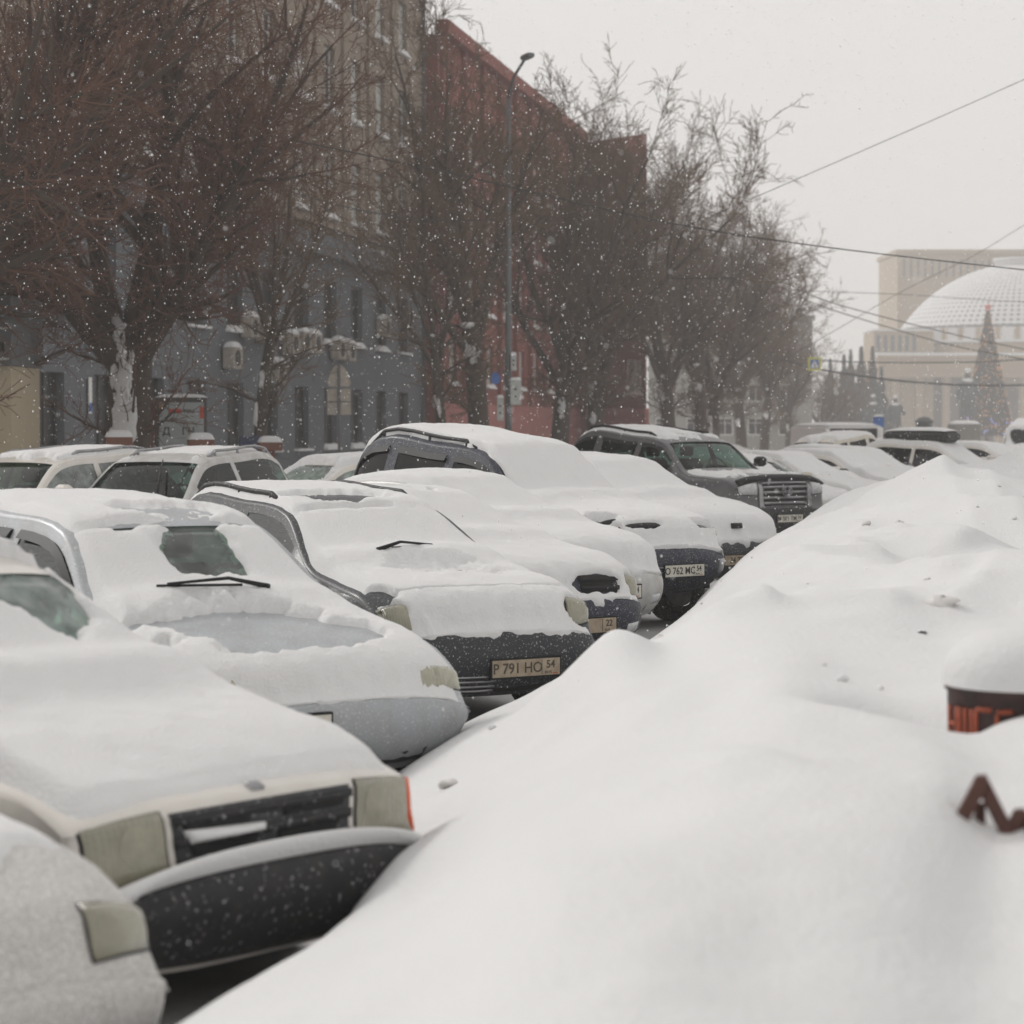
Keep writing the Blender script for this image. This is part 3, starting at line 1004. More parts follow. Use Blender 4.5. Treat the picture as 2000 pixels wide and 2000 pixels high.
        f3 = fbm(Pq[..., 0] * 34 + Pq[..., 2] * 29, Pq[..., 1] * 34 + sd_, sd_ + 2, 2)
        th = sn['base'] * (.7 + .6 * f1) + sn['amp'] * (f2 - .5) * .4 + .006 * (f3 - .5)
        # front edge, ragged
        fr = sst(sn['t0'] - .12, sn['t0'] + .3, Tq + sn['rough'] * 2.0 * (f2 - .5) + sn['rough'] * .6 * (f3 - .5) + sn['rough'] * (f1 - .5))
        steep = sst(6.0, 4.6, Tq)
        th = th * (1 - steep * (1 - sn['front'] * .42)) + steep * (.042 * (f2 - .45) + .016 * (f3 - .5))
        th = th * (1 - (1 - sn['wsn']) * sst(8.05, 8.3, Tq) * sst(9.1, 8.85, Tq))
        if sn['ftaper']:
            th = th * (.12 + .88 * sst(sn['t0'] - .1, sn['t0'] + sn['ftaper'], Tq + .5 * (f1 - .5)))
        back = sst(sn['t1'] + .1, sn['t1'] - .3, Tq + .3 * (f2 - .5))
        eg = sst(1.0, sn['edge'] - .12, np.abs(Qq) + .05 * (f1 - .5))
        th = th + sn['cowl'] * np.exp(-((Tq - 8.0) / .42) ** 2) * (.6 + .5 * np.cos(Qq * 1.2))
        th = (th + .02) * fr * back * eg - .02
        for tc_, qc_, rt, rq, amt in sn['bare']:
            q2 = ((Tq - tc_) / rt) ** 2 + ((Qq - qc_) / rq) ** 2
            k = sst(1.25, .75, np.sqrt(q2) + .7 * (f2 - .5) + .12 * (f3 - .5) + 1.3 * (f1 - .5))
            th = th - amt * k + .03 * (f3 - .5) * k * (amt < .07)
        for tc_, q0, q1, dep, wid in sn['trench']:
            k = np.exp(-((Tq - tc_ - .35 * (Qq ** 2)) / wid) ** 2) * ((Qq > q0) & (Qq < q1))
            th = th - dep * k
        th = np.clip(th, -.03, None)
        up = np.array([0, 0, 1.0])
        N2 = Nq * .65 + up * .35
        PS = Pq + N2 * th[..., None]
        th4 = np.maximum.reduce([th[:-1, :-1], th[1:, :-1], th[:-1, 1:], th[1:, 1:]])
        mkobj('snow_cover', gridmesh('snow_cover', PS, th4 > -.006), root, M['snow_car'])
    return root, S


HL_RECT = ([(4.05, .55), (4.05, .93), (4.98, .955), (4.98, .58)], 'lampyellow', .0)
HL_OVAL = ([(4.1, .62), (4.25, .93), (5.35, .95), (5.2, .66)], 'lampyellow', .03)
HL_SLIM = ([(4.3, .55), (4.4, .95), (5.35, .97), (5.05, .58)], 'lampclear', .02)
GR_MID = [(4.1, -.5), (4.1, .5), (4.85, .5), (4.85, -.5)]
LOWG = ('lower_grille', [(.5, -.5), (.5, .5), (1.5, .5), (1.5, -.5)], 'under', .016, 0)
FOGS = tuple(('fog_lamp', [(.9, s_ * .66), (.9, s_ * .84), (1.6, s_ * .84), (1.6, s_ * .66)], 'lampclear', .018, .01) for s_ in (1, -1))

# nearest car, only its hood in view
build_car('parked_car', 'grey hatchback with thinly dusted hood in the lower left corner', 'car', -1.36, 5.85, 48, 'sedan', 'paint_dusted', lamp=HL_OVAL, bumper='paint_dusted', sy=1.0,
          snow=dict(base=.03, t0=5.6, amp=.02, cowl=.03, seed=3, edge=.98, ftaper=1.2, bare=((5.9, .5, .5, .5, .04),)), extra=(LOWG,), mirrors=False)

# white boxy estate
root, S = build_car('parked_car', 'cream white estate with black grille and orange corner lamp, thick smooth snow on hood', 'car', -.76, 8.1, 51, 'boxy', 'paint_white', mirrors=False,
                    bumper='black', lamp=HL_RECT, grille=([(4.05, -.5), (4.05, .5), (4.9, .53), (4.9, -.53)], 3, 'trimgrey', 'black'), glass='glassfrost', rails=True,
                    extra=(('grille_opening', [(4.14, -.40), (4.14, -.06), (4.42, -.06), (4.42, -.44)], 'under', .012, 0), ('grille_opening', [(4.14, .06), (4.14, .40), (4.42, .44), (4.42, .06)], 'under', .012, 0),
                           ('grille_opening', [(4.6, -.46), (4.6, -.1), (4.82, -.1), (4.82, -.5)], 'under', .012, 0), ('grille_opening', [(4.6, .1), (4.6, .46), (4.82, .5), (4.82, .1)], 'under', .012, 0),
                           ('badge', [(5.12, -.035), (5.12, .035), (5.4, .035), (5.4, -.035)], 'chrome', .012, .005),
                           ('corner_lamp', [(4.1, .958), (4.1, .996), (4.98, .998), (4.98, .96)], 'orange', .012, 0),
                           LOWG),
                    snow=dict(base=.085, t0=5.35, amp=.03, cowl=.08, seed=2, front=1.2, rough=.12, edge=.97, ftaper=1.6, bare=((8.85, .55, .35, .3, .16),)), res=1.6)
# snow lying on its bumper and grille
sm = mkobj('snow_on_bumper', gridmesh('snow_on_bumper', S.patch([(3.15, -.9), (3.3, .93), (3.95, .93), (3.95, -.9)], 10, 40, .03, .05, .06)), root, M['snow_car'])
sm = mkobj('snow_on_grille', gridmesh('snow_on_grille', S.patch([(4.44, -.44), (4.46, -.02), (4.56, -.02), (4.62, -.47)], 5, 14, .02, .03, .03)), root, M['snow_car'])

# silver estate with bared windshield and hood patches
build_car('parked_car', 'silver estate with a hole in the windshield snow and bare grey hood patch', 'car', -.84, 12.2, 35, 'wagon', 'paint_silver', mirrors='right', sz=1.03, bumper='paint_silver', lamp=([(4.1, .6), (4.25, .95), (5.2, .96), (5.1, .62)], 'lamp', .02),
          sy=1.07, rails=False, wsglass='glasshole', plate=('', ''), plate_q=-.42, wins=((8.45, 9.6), (9.75, 10.7), (10.82, 11.5)), visor=True,
          snow=dict(base=.045, t0=2.9, amp=.04, cowl=.05, seed=4, rough=.5, bare=((8.66, .12, .3, .34, .12), (9.25, .18, .3, .5, .05), (6.9, -.1, 1.0, .62, .14), (8.95, 0, .05, .75, .05))),
          extra=(('lower_grille', [(.35, -.62), (.35, .62), (1.15, .62), (1.15, -.62)], 'under', .016, 0), ('rust_spot', [(1.7, .42), (1.7, .46), (2.1, .45), (2.1, .42)], 'mud', .014, 0),
                 ('rust_spot', [(1.4, .5), (1.4, .53), (1.65, .53), (1.65, .5)], 'mud', .014, 0), ('rust_spot', [(1.5, .62), (1.5, .64), (1.62, .64), (1.62, .62)], 'mud', .014, 0)),
          wipers=((8.03, .30, 8.16, -.42),), res=1.5)

# dark rounded car, buried front
root, S = build_car('parked_car', 'dark estate with yellowed oval headlights and plate P 791 HO, nose snowed over', 'car', -.08, 15.9, 30, 'wagon_hi', 'paint_darkgrey', mirrors='right', bumper='paint_darkgrey', lamp=([(4.0, .70), (4.25, .955), (5.5, .96), (5.35, .74)], 'lampyellow', .035),
          sy=1.05, sz=1.0, rails=True, wsglass='glassfrost', plate=('P 791 HO', '54'), platemat='platedirty', plate_t=1.45, plate_q=.22,
          snow=dict(base=.05, t0=2.75, amp=.04, cowl=.06, seed=5, rough=.35, front=1.5, trench=((5.75, -.85, .85, .035, .035),), bare=((7.2, .05, .6, .5, .045), (9.4, 0, .32, .55, .06), (8.95, -.1, .05, .6, .05), (4.7, .84, .5, .11, .1), (4.8, -.86, .55, .1, .1), (5.9, -.85, .3, .1, .08))),
          extra=(('lower_grille', [(.3, -.6), (.3, .55), (1.25, .6), (1.25, -.66)], 'under', .016, 0),),
          wipers=((8.0, -.35, 8.12, .25),), res=1.4)
for k in range(4):
    f = .42 + k * .22
    mkobj('grille_slat', gridmesh('grille_slat', S.patch([(f, -.42), (f, -.02), (f + .05, -.02), (f + .05, -.42)], 1, 6, .03, 0, .02)), root, M['chrome'])

# small navy car
build_car('parked_car', 'navy hatchback with black grille slot and round headlight, dirty plate region 22', 'car', .52, 18.9, 37, 'sedan_hi', 'paint_navy', mirrors=False, bumper='paint_navy', lamp=([(4.0, .72), (4.1, .95), (5.05, .96), (5.0, .74)], 'lampyellow', .03),
          sy=.98, sz=1.0, wsglass='glassfrost', plate=('', '22'), platemat='platedirty', plate_t=1.7, plate_q=.12,
          grille=([(4.1, .12), (4.1, .62), (4.85, .66), (4.85, .1)], 2, 'under', 'blackclean'),
          snow=dict(base=.06, t0=2.6, amp=.04, cowl=.06, seed=6, rough=.45, front=1.3, bare=((4.45, .4, .5, .27, .12), (4.6, .84, .55, .13, .14), (9.5, 0, .3, .3, .05), (2.6, .75, .5, .3, .12))),
          extra=(LOWG,) + FOGS)

# light silver car, plate 154
build_car('parked_car', 'light silver estate with plate region 154 and icicles on its bumper', 'car', 0.88, 21.9, 39, 'sedan_hi', 'paint_silver2', mirrors=False, bumper='paint_silver2', lamp=None,
          sy=1.02, sz=1.04, wsglass='glassfrost', plate=('', '154'), plate_t=2.0, plate_q=.12, wins=((8.45, 9.6), (9.75, 10.7), (10.82, 11.5)),
          snow=dict(base=.07, t0=2.75, amp=.045, cowl=.07, seed=7, rough=.3, front=1.6),
          extra=(('lower_grille', [(.4, -.5), (.4, .62), (1.3, .62), (1.3, -.5)], 'under', .016, 0),) + FOGS)

# tall dark SUV
root, S = build_car('parked_suv', 'tall navy off-roader with black roof rails and clean plate O 762 MC', 'suv', 1.55, 23.5, 39, 'suv', 'paint_navy', mirrors='right', bumper='paint_navy', lamp=([(4.35, .60), (4.5, .96), (5.35, .98), (5.15, .62)], 'lampdark', .02),
          W=.92, belt=(1.10, 1.14), glass='glasstint', rails=True, visor=True, plate=('O 762 MC', '54'), plate_t=1.75, plate_q=.17, wins=((8.5, 9.6), (9.75, 10.45), (10.58, 11.3)),
          snow=dict(base=.085, t0=3.1, amp=.04, cowl=.08, seed=8, rough=.3, front=1.3, bare=((4.9, -.80, .42, .2, .16), (5.9, -.75, .35, .2, .1), (5.05, -.28, .16, .3, .1), (5.2, .72, .25, .16, .1), (10.2, -.97, 1.6, .13, .1))),
          extra=(('lower_grille', [(1.35, -.62), (1.35, .62), (2.2, .66), (2.2, -.66)], 'under', .015, 0),
                 ('chrome_strip', [(1.66, -.55), (1.66, .55), (1.74, .55), (1.74, -.55)], 'chrome', .022, 0), ('chrome_strip', [(1.95, -.55), (1.95, .55), (2.02, .55), (2.02, -.55)], 'chrome', .022, 0),
                 ('hood_garnish', [(5.05, -.62), (5.05, -.02), (5.22, -.02), (5.22, -.62)], 'black', .03, .02), ('hood_deflector', [(5.42, -.9), (5.42, -.5), (5.62, -.5), (5.62, -.9)], 'blackclean', .05, .03)) + tuple(('fog_lamp', [(1.3, s_ * .76), (1.3, s_ * .92), (2.3, s_ * .93), (2.3, s_ * .78)], 'chrome', .018, .0) for s_ in (1, -1)),
          res=1.2)
# two snowed-over cars between the off-roaders
build_car('parked_car', 'snowed-over white car with dirty plate ending TK 75', 'car', 2.62, 27.8, 38, 'wagon_hi', 'paint_silver2', mirrors=False, bumper='paint_darkgrey', lamp=None, sz=1.06, sy=1.02, wsglass='glassfrost', plate=('34 TK', '75'), platemat='platedirty', plate_t=1.7,
          snow=dict(base=.08, t0=2.6, amp=.04, cowl=.08, seed=9, rough=.35, front=1.5), extra=(('badge', [(4.5, -.1), (4.5, .1), (4.75, .1), (4.75, -.1)], 'blackclean', .07, .01), LOWG))
build_car('parked_car', 'small white hatchback half hidden left of the big chrome grille', 'car', 2.85, 31.5, 38, 'sedan_hi', 'paint_white', mirrors=False, bumper='paint_white', lamp=HL_SLIM, sz=1.03, wsglass='glassfrost', 
          snow=dict(base=.05, t0=4.2, amp=.04, cowl=.06, seed=10, rough=.5, front=1.0, bare=((4.6, .25, .2, .3, .1), (4.9, .8, .3, .14, .1))), extra=(('grille_slot', [(4.2, .05), (4.2, .5), (4.5, .55), (4.5, .05)], 'under', .02, 0), LOWG))

# big off-roader with chrome grille
root, S = build_car('parked_suv', 'large silver-grey off-roader with chrome barred grille, clear windshield and plate M 001 TM', 'suv', 4.24, 37.0, 37, 'lc', 'paint_grey', bumper='black',
          W=.97, belt=(1.2, 1.24), rails=True, rail_mat='blackclean', mirror_mat='blackclean', lamp=([(4.42, .63), (4.45, .97), (5.0, .98), (5.0, .62)], 'lampclear', .02), plate=('M 001 TM', '54'), plate_t=1.8, wins=((8.5, 9.6), (9.75, 10.45), (10.58, 11.3)),
          grille=([(3.85, -.48), (3.85, .48), (5.0, .52), (5.0, -.52)], 6, 'under', 'chrome'), visor=True,
          snow=dict(base=.04, t0=6.3, amp=.05, cowl=.0, seed=11, rough=.3, t1=11.6, bare=((6.6, .0, .5, .3, .08), (7.2, .55, .8, .12, .08), (7.3, -.1, .9, .1, .08), (8.5, 0, .62, 1.6, .2), (9.6, .2, .4, .6, .05))),
          extra=(('hood_deflector', [(5.1, -.96), (5.1, .96), (5.8, .95), (5.8, -.95)], 'blackclean', .05, .02),
                 ('grille_surround', [(3.6, .49), (3.6, .58), (5.02, .61), (5.02, .53)], 'chrome', .02, .01), ('grille_surround', [(3.6, -.58), (3.6, -.49), (5.02, -.53), (5.02, -.61)], 'chrome', .02, .01),
                 ('lower_grille', [(.5, -.5), (.5, .5), (1.5, .5), (1.5, -.5)], 'under', .016, 0)) + FOGS)
# emblem: three crossing ovals
ep = S.pt(4.55, 0)
eb = MB()
for ry, rz, cz in ((.105, .075, 0), (.04, .07, .004), (.075, .03, .035)):
    eb.tube([(ep[0] + .04, ry * math.cos(a), ep[2] + cz + rz * math.sin(a)) for a in np.linspace(0, 2 * math.pi, 21)], .009, 5, False)
eb.build('emblem', M['chrome'], root)

# row beyond
build_car('parked_car', 'beige hatchback with one bare green windshield strip behind the big off-roader', 'car', 5.55, 41.0, 40, 'sedan', 'paint_beige', bumper='paint_beige', lamp=HL_OVAL, sz=1.0,
          snow=dict(base=.07, t0=4.5, amp=.03, cowl=.05, seed=12, rough=.3, bare=((8.5, .62, .5, .2, .2), (6.8, .86, 1.2, .09, .14))), extra=(LOWG,))
build_car('parked_car', 'white sedan with dark side window and black mirror in the drift', 'car', 6.9, 44.6, 46, 'sedan', 'paint_silver2', bumper='paint_silver2', lamp=HL_OVAL, sz=1.0, mirror_mat='blackclean', glass='glasstint', wsglass='glassfrost', 
          snow=dict(base=.09, t0=4.0, amp=.04, cowl=.08, seed=13), extra=(LOWG,))
build_car('parked_car', 'white sedan with long curved dark window line behind the drift', 'car', 8.4, 48.4, 48, 'sedan', 'paint_white', bumper='paint_white', lamp=HL_OVAL, sz=1.0, glass='glasstint', wsglass='glassfrost', 
          snow=dict(base=.1, t0=4.0, amp=.04, cowl=.08, seed=14), extra=(LOWG,))
build_car('parked_car', 'dark estate roof with thin snow just beyond the curved white sedan', 'car', 9.4, 52.2, 48, 'wagon', 'paint_darkgrey', bumper='paint_darkgrey', lamp=HL_OVAL, sz=1.0, glass='glasstint', wsglass='glassfrost', 
          snow=dict(base=.07, t0=4.0, amp=.04, seed=15), extra=(LOWG,))
rb, S = build_car('parked_car', 'white estate carrying a black roof box above the snow bank', 'car', 12.1, 57.0, 50, 'wagon', 'paint_white', bumper='paint_white', lamp=HL_OVAL, sz=1.05, glass='glasstint', wsglass='glassfrost', 
          snow=dict(base=.08, t0=4.0, amp=.04, seed=16), extra=(LOWG,))
mb = MB()
mb.box(-3.7, -1.9, -.38, .38, 1.58, 1.86, .09)
bo = mb.build('roof_box', M['black'], None)
bo.matrix_world = Matrix.Translation(rb.location) @ Matrix.Rotation(rb.rotation_euler[2], 4, 'Z')
tag(bo, 'long black roof box under a snow layer on a white estate', 'roof box')
mb = MB()
P = np.zeros((14, 8, 3))
for i, x in enumerate(np.linspace(-3.66, -1.94, 14)):
    for j, y in enumerate(np.linspace(-.34, .34, 8)):
        P[i, j] = (x, y, 1.84 + .11 * (1 - ((x + 2.8) / .9) ** 4) * (1 - (y / .36) ** 4))
mkobj('snow_cover', gridmesh('snow_cover', P), bo, M['snow_car'])
build_car('parked_car', 'white hatchback at the right edge beyond the roof box', 'car', 14.2, 62, 50, 'sedan', 'paint_white', bumper='paint_white', lamp=HL_OVAL, sz=1.06, glass='glasstint', wsglass='glassfrost', 
          snow=dict(base=.08, t0=4.0, amp=.04, seed=17), extra=(LOWG,))

# second row, nosed the other way
G2 = 'cars parked in the far row'
build_car('parked_suv', 'white estate car with bare glass at the left edge, second row', 'suv', -7.0, 27.7, -30, 'wagon', 'paint_white', bumper='black', lamp=HL_SLIM, sz=1.12, sy=1.05, W=.86, rails=True, rail_mat='chrome', group=G2, glass='glassfrost', wsglass='glass',
          snow=dict(base=.05, t0=5.5, amp=.04, cowl=0, seed=18, bare=((8.5, 0, .6, 1.6, .2),)), wipers=((8.03, -.2, 8.6, -.5),))
build_car('parked_suv', 'silver crossover with clear windshield and raised wiper, second row', 'suv', -5.06, 27.6, -22, 'wagon', 'paint_silver2', bumper='black', lamp=HL_SLIM, sz=1.125, sy=1.06, W=.88, rails=True, rail_mat='chrome', mirror_mat='paint_grey', group=G2, visor=True,
          snow=dict(base=.03, t0=5.5, amp=.04, cowl=0, seed=19, bare=((8.5, 0, .62, 1.6, .2), (9.3, 0, .3, 1.2, .05), (10, .9, 2, .2, .08))), wipers=((8.03, .55, 8.75, .3),))
build_car('parked_car', 'snow-wrapped sedan with frosted windshield, second row', 'car', -4.2, 32.0, -50, 'sedan', 'paint_white', bumper='paint_white', lamp=HL_SLIM, sz=1.07, group=G2, glass='glassfrost', wsglass='glassfrost', mirrors=False,
          snow=dict(base=.09, t0=4.2, amp=.04, cowl=.06, seed=20, bare=((8.6, .05, .4, .75, .25),)))
build_car('parked_van', 'cream minivan with dark windshield and snowy roof, far row', 'van', 6.7, 62, -38, 'suv', 'paint_beige', bumper='black', lamp=HL_SLIM, sz=.93, W=.9, belt=(1.1, 1.14), group=G2, glass='glasstint', wins=((8.5, 9.6), (9.75, 10.45), (10.58, 11.3)),
          snow=dict(base=.06, t0=6.5, t1=11.6, amp=.04, cowl=0, seed=21, bare=((8.5, 0, .62, 1.6, .2),)))
build_car('parked_car', 'grey crossover with snow on its roof behind the cream minivan', 'car', 10.2, 73, -38, 'wagon', 'paint_grey', bumper='black', lamp=HL_SLIM, sz=1.1, group=G2, glass='glasstint',
          snow=dict(base=.07, t0=5.5, amp=.04, cowl=0, seed=22, bare=((8.5, 0, .6, 1.3, .2),)))
far = [(1688, 92, -30, 'paint_silver2', 'wagon', 'small far car just right of the white minibus'), (1735, 104, 20, 'paint_grey', 'sedan', 'small far car under the left columns'), (1790, 96, -25, 'paint_white', 'wagon', 'far white car left of the dark post'),
       (1845, 88, 30, 'paint_silver2', 'sedan', 'far snowy car left of the roof box'), (1990, 100, -20, 'paint_white', 'van', 'far white van at the foot of the lit tree'), (1545, 98, -30, 'paint_darkgrey', 'wagon', 'far dark car among the tree trunks')]
for i, (px, Yc, ph, pt_, kd, lb) in enumerate(far):
    build_car('distant_car', lb, 'car', (px - 1000) / FPX * Yc, Yc, ph, kd, pt_, sz=1.05, group='cars far off on the square', interior=False, mirrors=False, bumper='black', lamp=HL_SLIM, glass='glasstint',
              snow=dict(base=.1, t0=5.2, amp=.04, cowl=0, seed=23 + i, bare=((8.5, 0, .55, 1.0, .2),)), res=.6, belt=(.88, .94) if kd != 'van' else (1.2, 1.25))

# ------------------------------------------------------------------ litter bin and fence in the bank
BZ = 1.14
bin_ = empty('litter_bin', (BIN_X, BIN_Y, BZ - .75), 0, 'dark round litter bin with orange stickers and a tall snow cap, right edge', 'litter bin')
mb = MB()
mb.lathe([(.0, 0), (.24, 0), (.25, .05), (.262, .72), (.272, .73), (.272, .76), (.25, .76), (.245, .70), (0, .69)], 40)
mb.build('drum', M['drum'], bin_)
P = np.zeros((14, 33, 3))
for i, f in enumerate(np.linspace(0, 1, 14)):
    for j, a in enumerate(np.linspace(0, 2 * math.pi, 33)):
        r_ = .277 * math.sin(f * math.pi / 2) ** .8
        w = 1 + .05 * float(fbm(math.cos(a) + 3, math.sin(a) + f, 1))
        P[i, j] = (r_ * w * math.cos(a), r_ * w * math.sin(a), .745 + .19 * max(0, math.cos(f * math.pi / 2)) ** .75)
mkobj('snow_cap', gridmesh('snow_cap', P), bin_, M['snow'])
# peeled orange lettering, wrapped round the drum
r2 = random.Random(5)
GLYPH = {  # stroke segments in a 0..1 cell
    'И': [(0, 0, 0, 1), (1, 0, 1, 1), (0, 0, 1, 1)], 'Н': [(0, 0, 0, 1), (1, 0, 1, 1), (0, .5, 1, .5)], 'Ш': [(0, 0, 0, 1), (.5, 0, .5, 1), (1, 0, 1, 1), (0, 0, 1, 0)],
    'Г': [(0, 0, 0, 1), (0, 1, 1, 1)], 'С': [(0, .1, 0, .9), (0, .95, .9, 1), (0, .05, .9, 0)], 'Л': [(0, 0, .4, 1), (.4, 1, 1, 1), (1, 1, 1, 0)], 'П': [(0, 0, 0, 1), (1, 0, 1, 1), (0, 1, 1, 1)]}
for row, (z0_, hh, word, a0) in enumerate(((.56, .12, 'НШГСЛПИ', 186), (.38, .12, 'ИПНСГШЛ', 189))):
    for k, ch in enumerate(word):
        mb = MB()
        for (x0, y0, x1, y1) in GLYPH[ch]:
            pts = []
            for f in np.linspace(0, 1, 4):
                u = (x0 + (x1 - x0) * f) * .75
                v = y0 + (y1 - y0) * f
                a = R(a0 + (k + u) * 17)
                z = z0_ + v * hh
                rr = .251 + .012 * (z / .72)
                pts.append((rr * math.cos(a), rr * math.sin(a), z))
            mb.tube(pts, .009, 4)
        mb.build('sticker_letter', M['sticker'], bin_)

fe = empty('zigzag_fence', (1.16, 5.95, .46), R(-8), 'rusty brown zigzag metal fence poking out of the snow, lower right corner', 'fence')
for k in range(9):
    x0, h = k * .095, .66 if k % 2 == 0 else .575
    ln = .30 if k % 2 == 0 else .2
    for sg in (-1, 1):
        mb = MB()
        mb.box(-.018, .018, -.012, .012, -ln, .012, .004, mtx=Matrix.Translation((x0, sg * .006 + (.02 if k % 2 else 0), h)) @ Matrix.Rotation(sg * -.47, 4, 'Y'))
        mb.build('bar', M['rust'], fe)
    if k % 2 == 0:
        mb = MB()
        mb.box(-.014, .014, .013, .03, -.55, -.06, .004, mtx=Matrix.Translation((x0, .02, h)))
        mb.build('post', M['rust'], fe)

# ------------------------------------------------------------------ buildings along the street
ST = math.atan(850 / FPX)                    # street heading, to the right of the view axis
SD = Vector((math.sin(ST), math.cos(ST), 0))
ANG = math.pi / 2 - ST


def fline(Y, off=0.0):
    return Vector((-23.6 + .18 * Y, Y, 0)) + Vector((math.cos(ST), -math.sin(ST), 0)) * off


def wall_holes(u0, u1, z0, z1, holes, depth=.28, y=0.0):
    """wall sheet in local x/z with reveals going inwards (+y)"""
    us = sorted({u0, u1} | {h[0] for h in holes} | {h[1] for h in holes})
    zs = sorted({z0, z1} | {h[2] for h in holes} | {h[3] for h in holes})
    us = [u for u in us if u0 <= u <= u1]
    zs = [z for z in zs if z0 <= z <= z1]
    mb = MB()
    for i in range(len(us) - 1):
        for j in range(len(zs) - 1):
            um, zm = (us[i] + us[i + 1]) / 2, (zs[j] + zs[j + 1]) / 2
            if any(h[0] < um < h[1] and h[2] < zm < h[3] for h in holes):
                continue
            mb.add([(us[i], y, zs[j]), (us[i + 1], y, zs[j]), (us[i + 1], y, zs[j + 1]), (us[i], y, zs[j + 1])], [(0, 1, 2, 3)])
    for a, b, c, d in holes:
        for (p, q) in (((a, c), (b, c)), ((b, c), (b, d)), ((b, d), (a, d)), ((a, d), (a, c))):
            mb.add([(p[0], y, p[1]), (p[0], y + depth, p[1]), (q[0], y + depth, q[1]), (q[0], y, q[1])], [(0, 1, 2, 3)])
    return mb


def window_meshes(w, h, fm):
    mb = MB()
    f = .07 if fm == 'frame_dark' else .13
    mb.box(-w / 2, w / 2, 0, .06, 0, f)
    mb.box(-w / 2, w / 2, 0, .06, h - f, h)
    mb.box(-w / 2, -w / 2 + f, 0, .06, f, h - f)
    mb.box(w / 2 - f, w / 2, 0, .06, f, h - f)
    mb.box(-.035, .035, .0, .05, f, h - f)
    mb.box(-w / 2 + f, -.035, .0, .05, h * .68, h * .68 + .06)
    mb.box(.035, w / 2 - f, .0, .05, h * .68, h * .68 + .06)
    fr = mb.data('window_frame')
    fr.materials.append(M[fm])
    pn = MB().add([(-w / 2, .03, 0), (w / 2, .03, 0), (w / 2, .03, h), (-w / 2, .03, h)], [(0, 1, 2, 3)])
    pa, pb = pn.data('pane'), pn.data('pane')
    pa.materials.append(M['pane_dark'])
    pb.materials.append(M['pane_curtain'])
    mb = MB()
    mb.box(-w / 2 - .12, w / 2 + .12, -.42, -.0, -.1, -.02, .01)
    sl = mb.data('sill')
    P = np.zeros((13, 7, 3))
    for i, x in enumerate(np.linspace(-1, 1, 13)):
        for j, y in enumerate(np.linspace(-1, 1, 7)):
            P[i, j] = (x * (w / 2 + .1), -.21 + y * .2, -.025 + .17 * (1 - x ** 6) * (1 - y ** 4) * (.75 + .5 * vnoise(x * 2, y, 1)))
    sn = gridmesh('sill_snow', P)
    sn.materials.append(M['snow'])
    return fr, pa, pb, sl, sn


def put_window(parent, u, z, ms, yin=.2, light=False, snow=True, sill=True):
    o = mkobj('window', ms[0], parent)
    o.location = (u, yin, z)
    mkobj('pane', ms[2] if light else ms[1], o)
    if sill:
        s_ = mkobj('sill', ms[3], o)
        s_.location = (0, .15 - yin + .08, 0)
        if snow:
            q = mkobj('sill_snow', ms[4], o)
            q.location = (0, .15 - yin + .08, 0)
    return o


def Yu(Y, Y0):
    return (Y - Y0) / math.cos(ST)


# --- blue-grey and tan building
B0 = 48.0
pb_ = fline(B0)
bl = empty('corner_building', pb_, ANG, 'long building with blue-grey lower storeys and tan stone upper storeys', 'building')
bays = [Yu(80.2 + 4.12 * k, B0) for k in range(-7, 7)]
U1 = Yu(109, B0)
WW = 1.9
low_h, up_h = [], []
LOWR = [(1.15, 3.4), (5.15, 7.5)]
UPR = [(9.95, 12.4), (14.0, 16.4), (18.0, 20.2)]
DOOR = (Yu(57.6, B0), Yu(62.6, B0))
for u in bays:
    for (a, b) in LOWR:
        if a < 2 and DOOR[0] - 1 < u < DOOR[1] + 1:
            continue
        low_h.append((u - WW / 2, u + WW / 2, a, b))
    for (a, b) in UPR:
        up_h.append((u - WW / 2 + .15, u + WW / 2 - .15, a, b))
low_h.append((DOOR[0], DOOR[1], -.2, 4.4))
wall_holes(0, U1, -1.5, 8.3, low_h, .3).build('lower_wall', M['wall_blue'], bl)
wall_holes(0, U1, 9.1, 22, up_h, .3).build('upper_wall', M['wall_tan'], bl)
mb = MB()
mb.box(-.2, U1 + .0, -.45, .25, 8.3, 8.62)
mb.box(-.2, U1 + .0, -.28, .25, 8.62, 9.1)
mb.build('cornice', M['wall_blue'], bl)
mb = MB()
mb.box(-.2, U1 + .0, -.25, .1, 9.42, 9.62)
mb.build('sill_course', M['wall_tan'], bl)
mb = MB()
mb.box(-.2, U1 + .1, -.7, .4, 21.4, 22)
mb.build('eaves', M['wall_tan'], bl)
for (x, y0_) in ((0, 0), (U1, 0)):
    mb = MB()
    mb.box(x - (.01 if x else 0), x + (0 if x else .01), 0.002, 14, -1.5, 22)
    mb.build('end_wall', M['wall_tan'], bl)
mb = MB()
mb.box(DOOR[0], DOOR[1], .9, 1.0, -.5, 4.5)
mb.build('gate', M['frame_dark'], bl)
mb = MB()
mb.box(0, U1, -.14, -.002, -1.5, .75)
mb.build('plinth', M['wall_blue'], bl)
wl_low = window_meshes(WW, 2.3, 'frame_dark')
wl_up = window_meshes(WW - .3, 2.42, 'frame_white')
rw_ = random.Random(3)
for (a, b, c, d) in low_h[:-1]:
    put_window(bl, (a + b) / 2, c, wl_low, light=False, snow=rw_.random() < .8)
for (a, b, c, d) in up_h:
    put_window(bl, (a + b) / 2, c, wl_up, light=rw_.random() < .75)
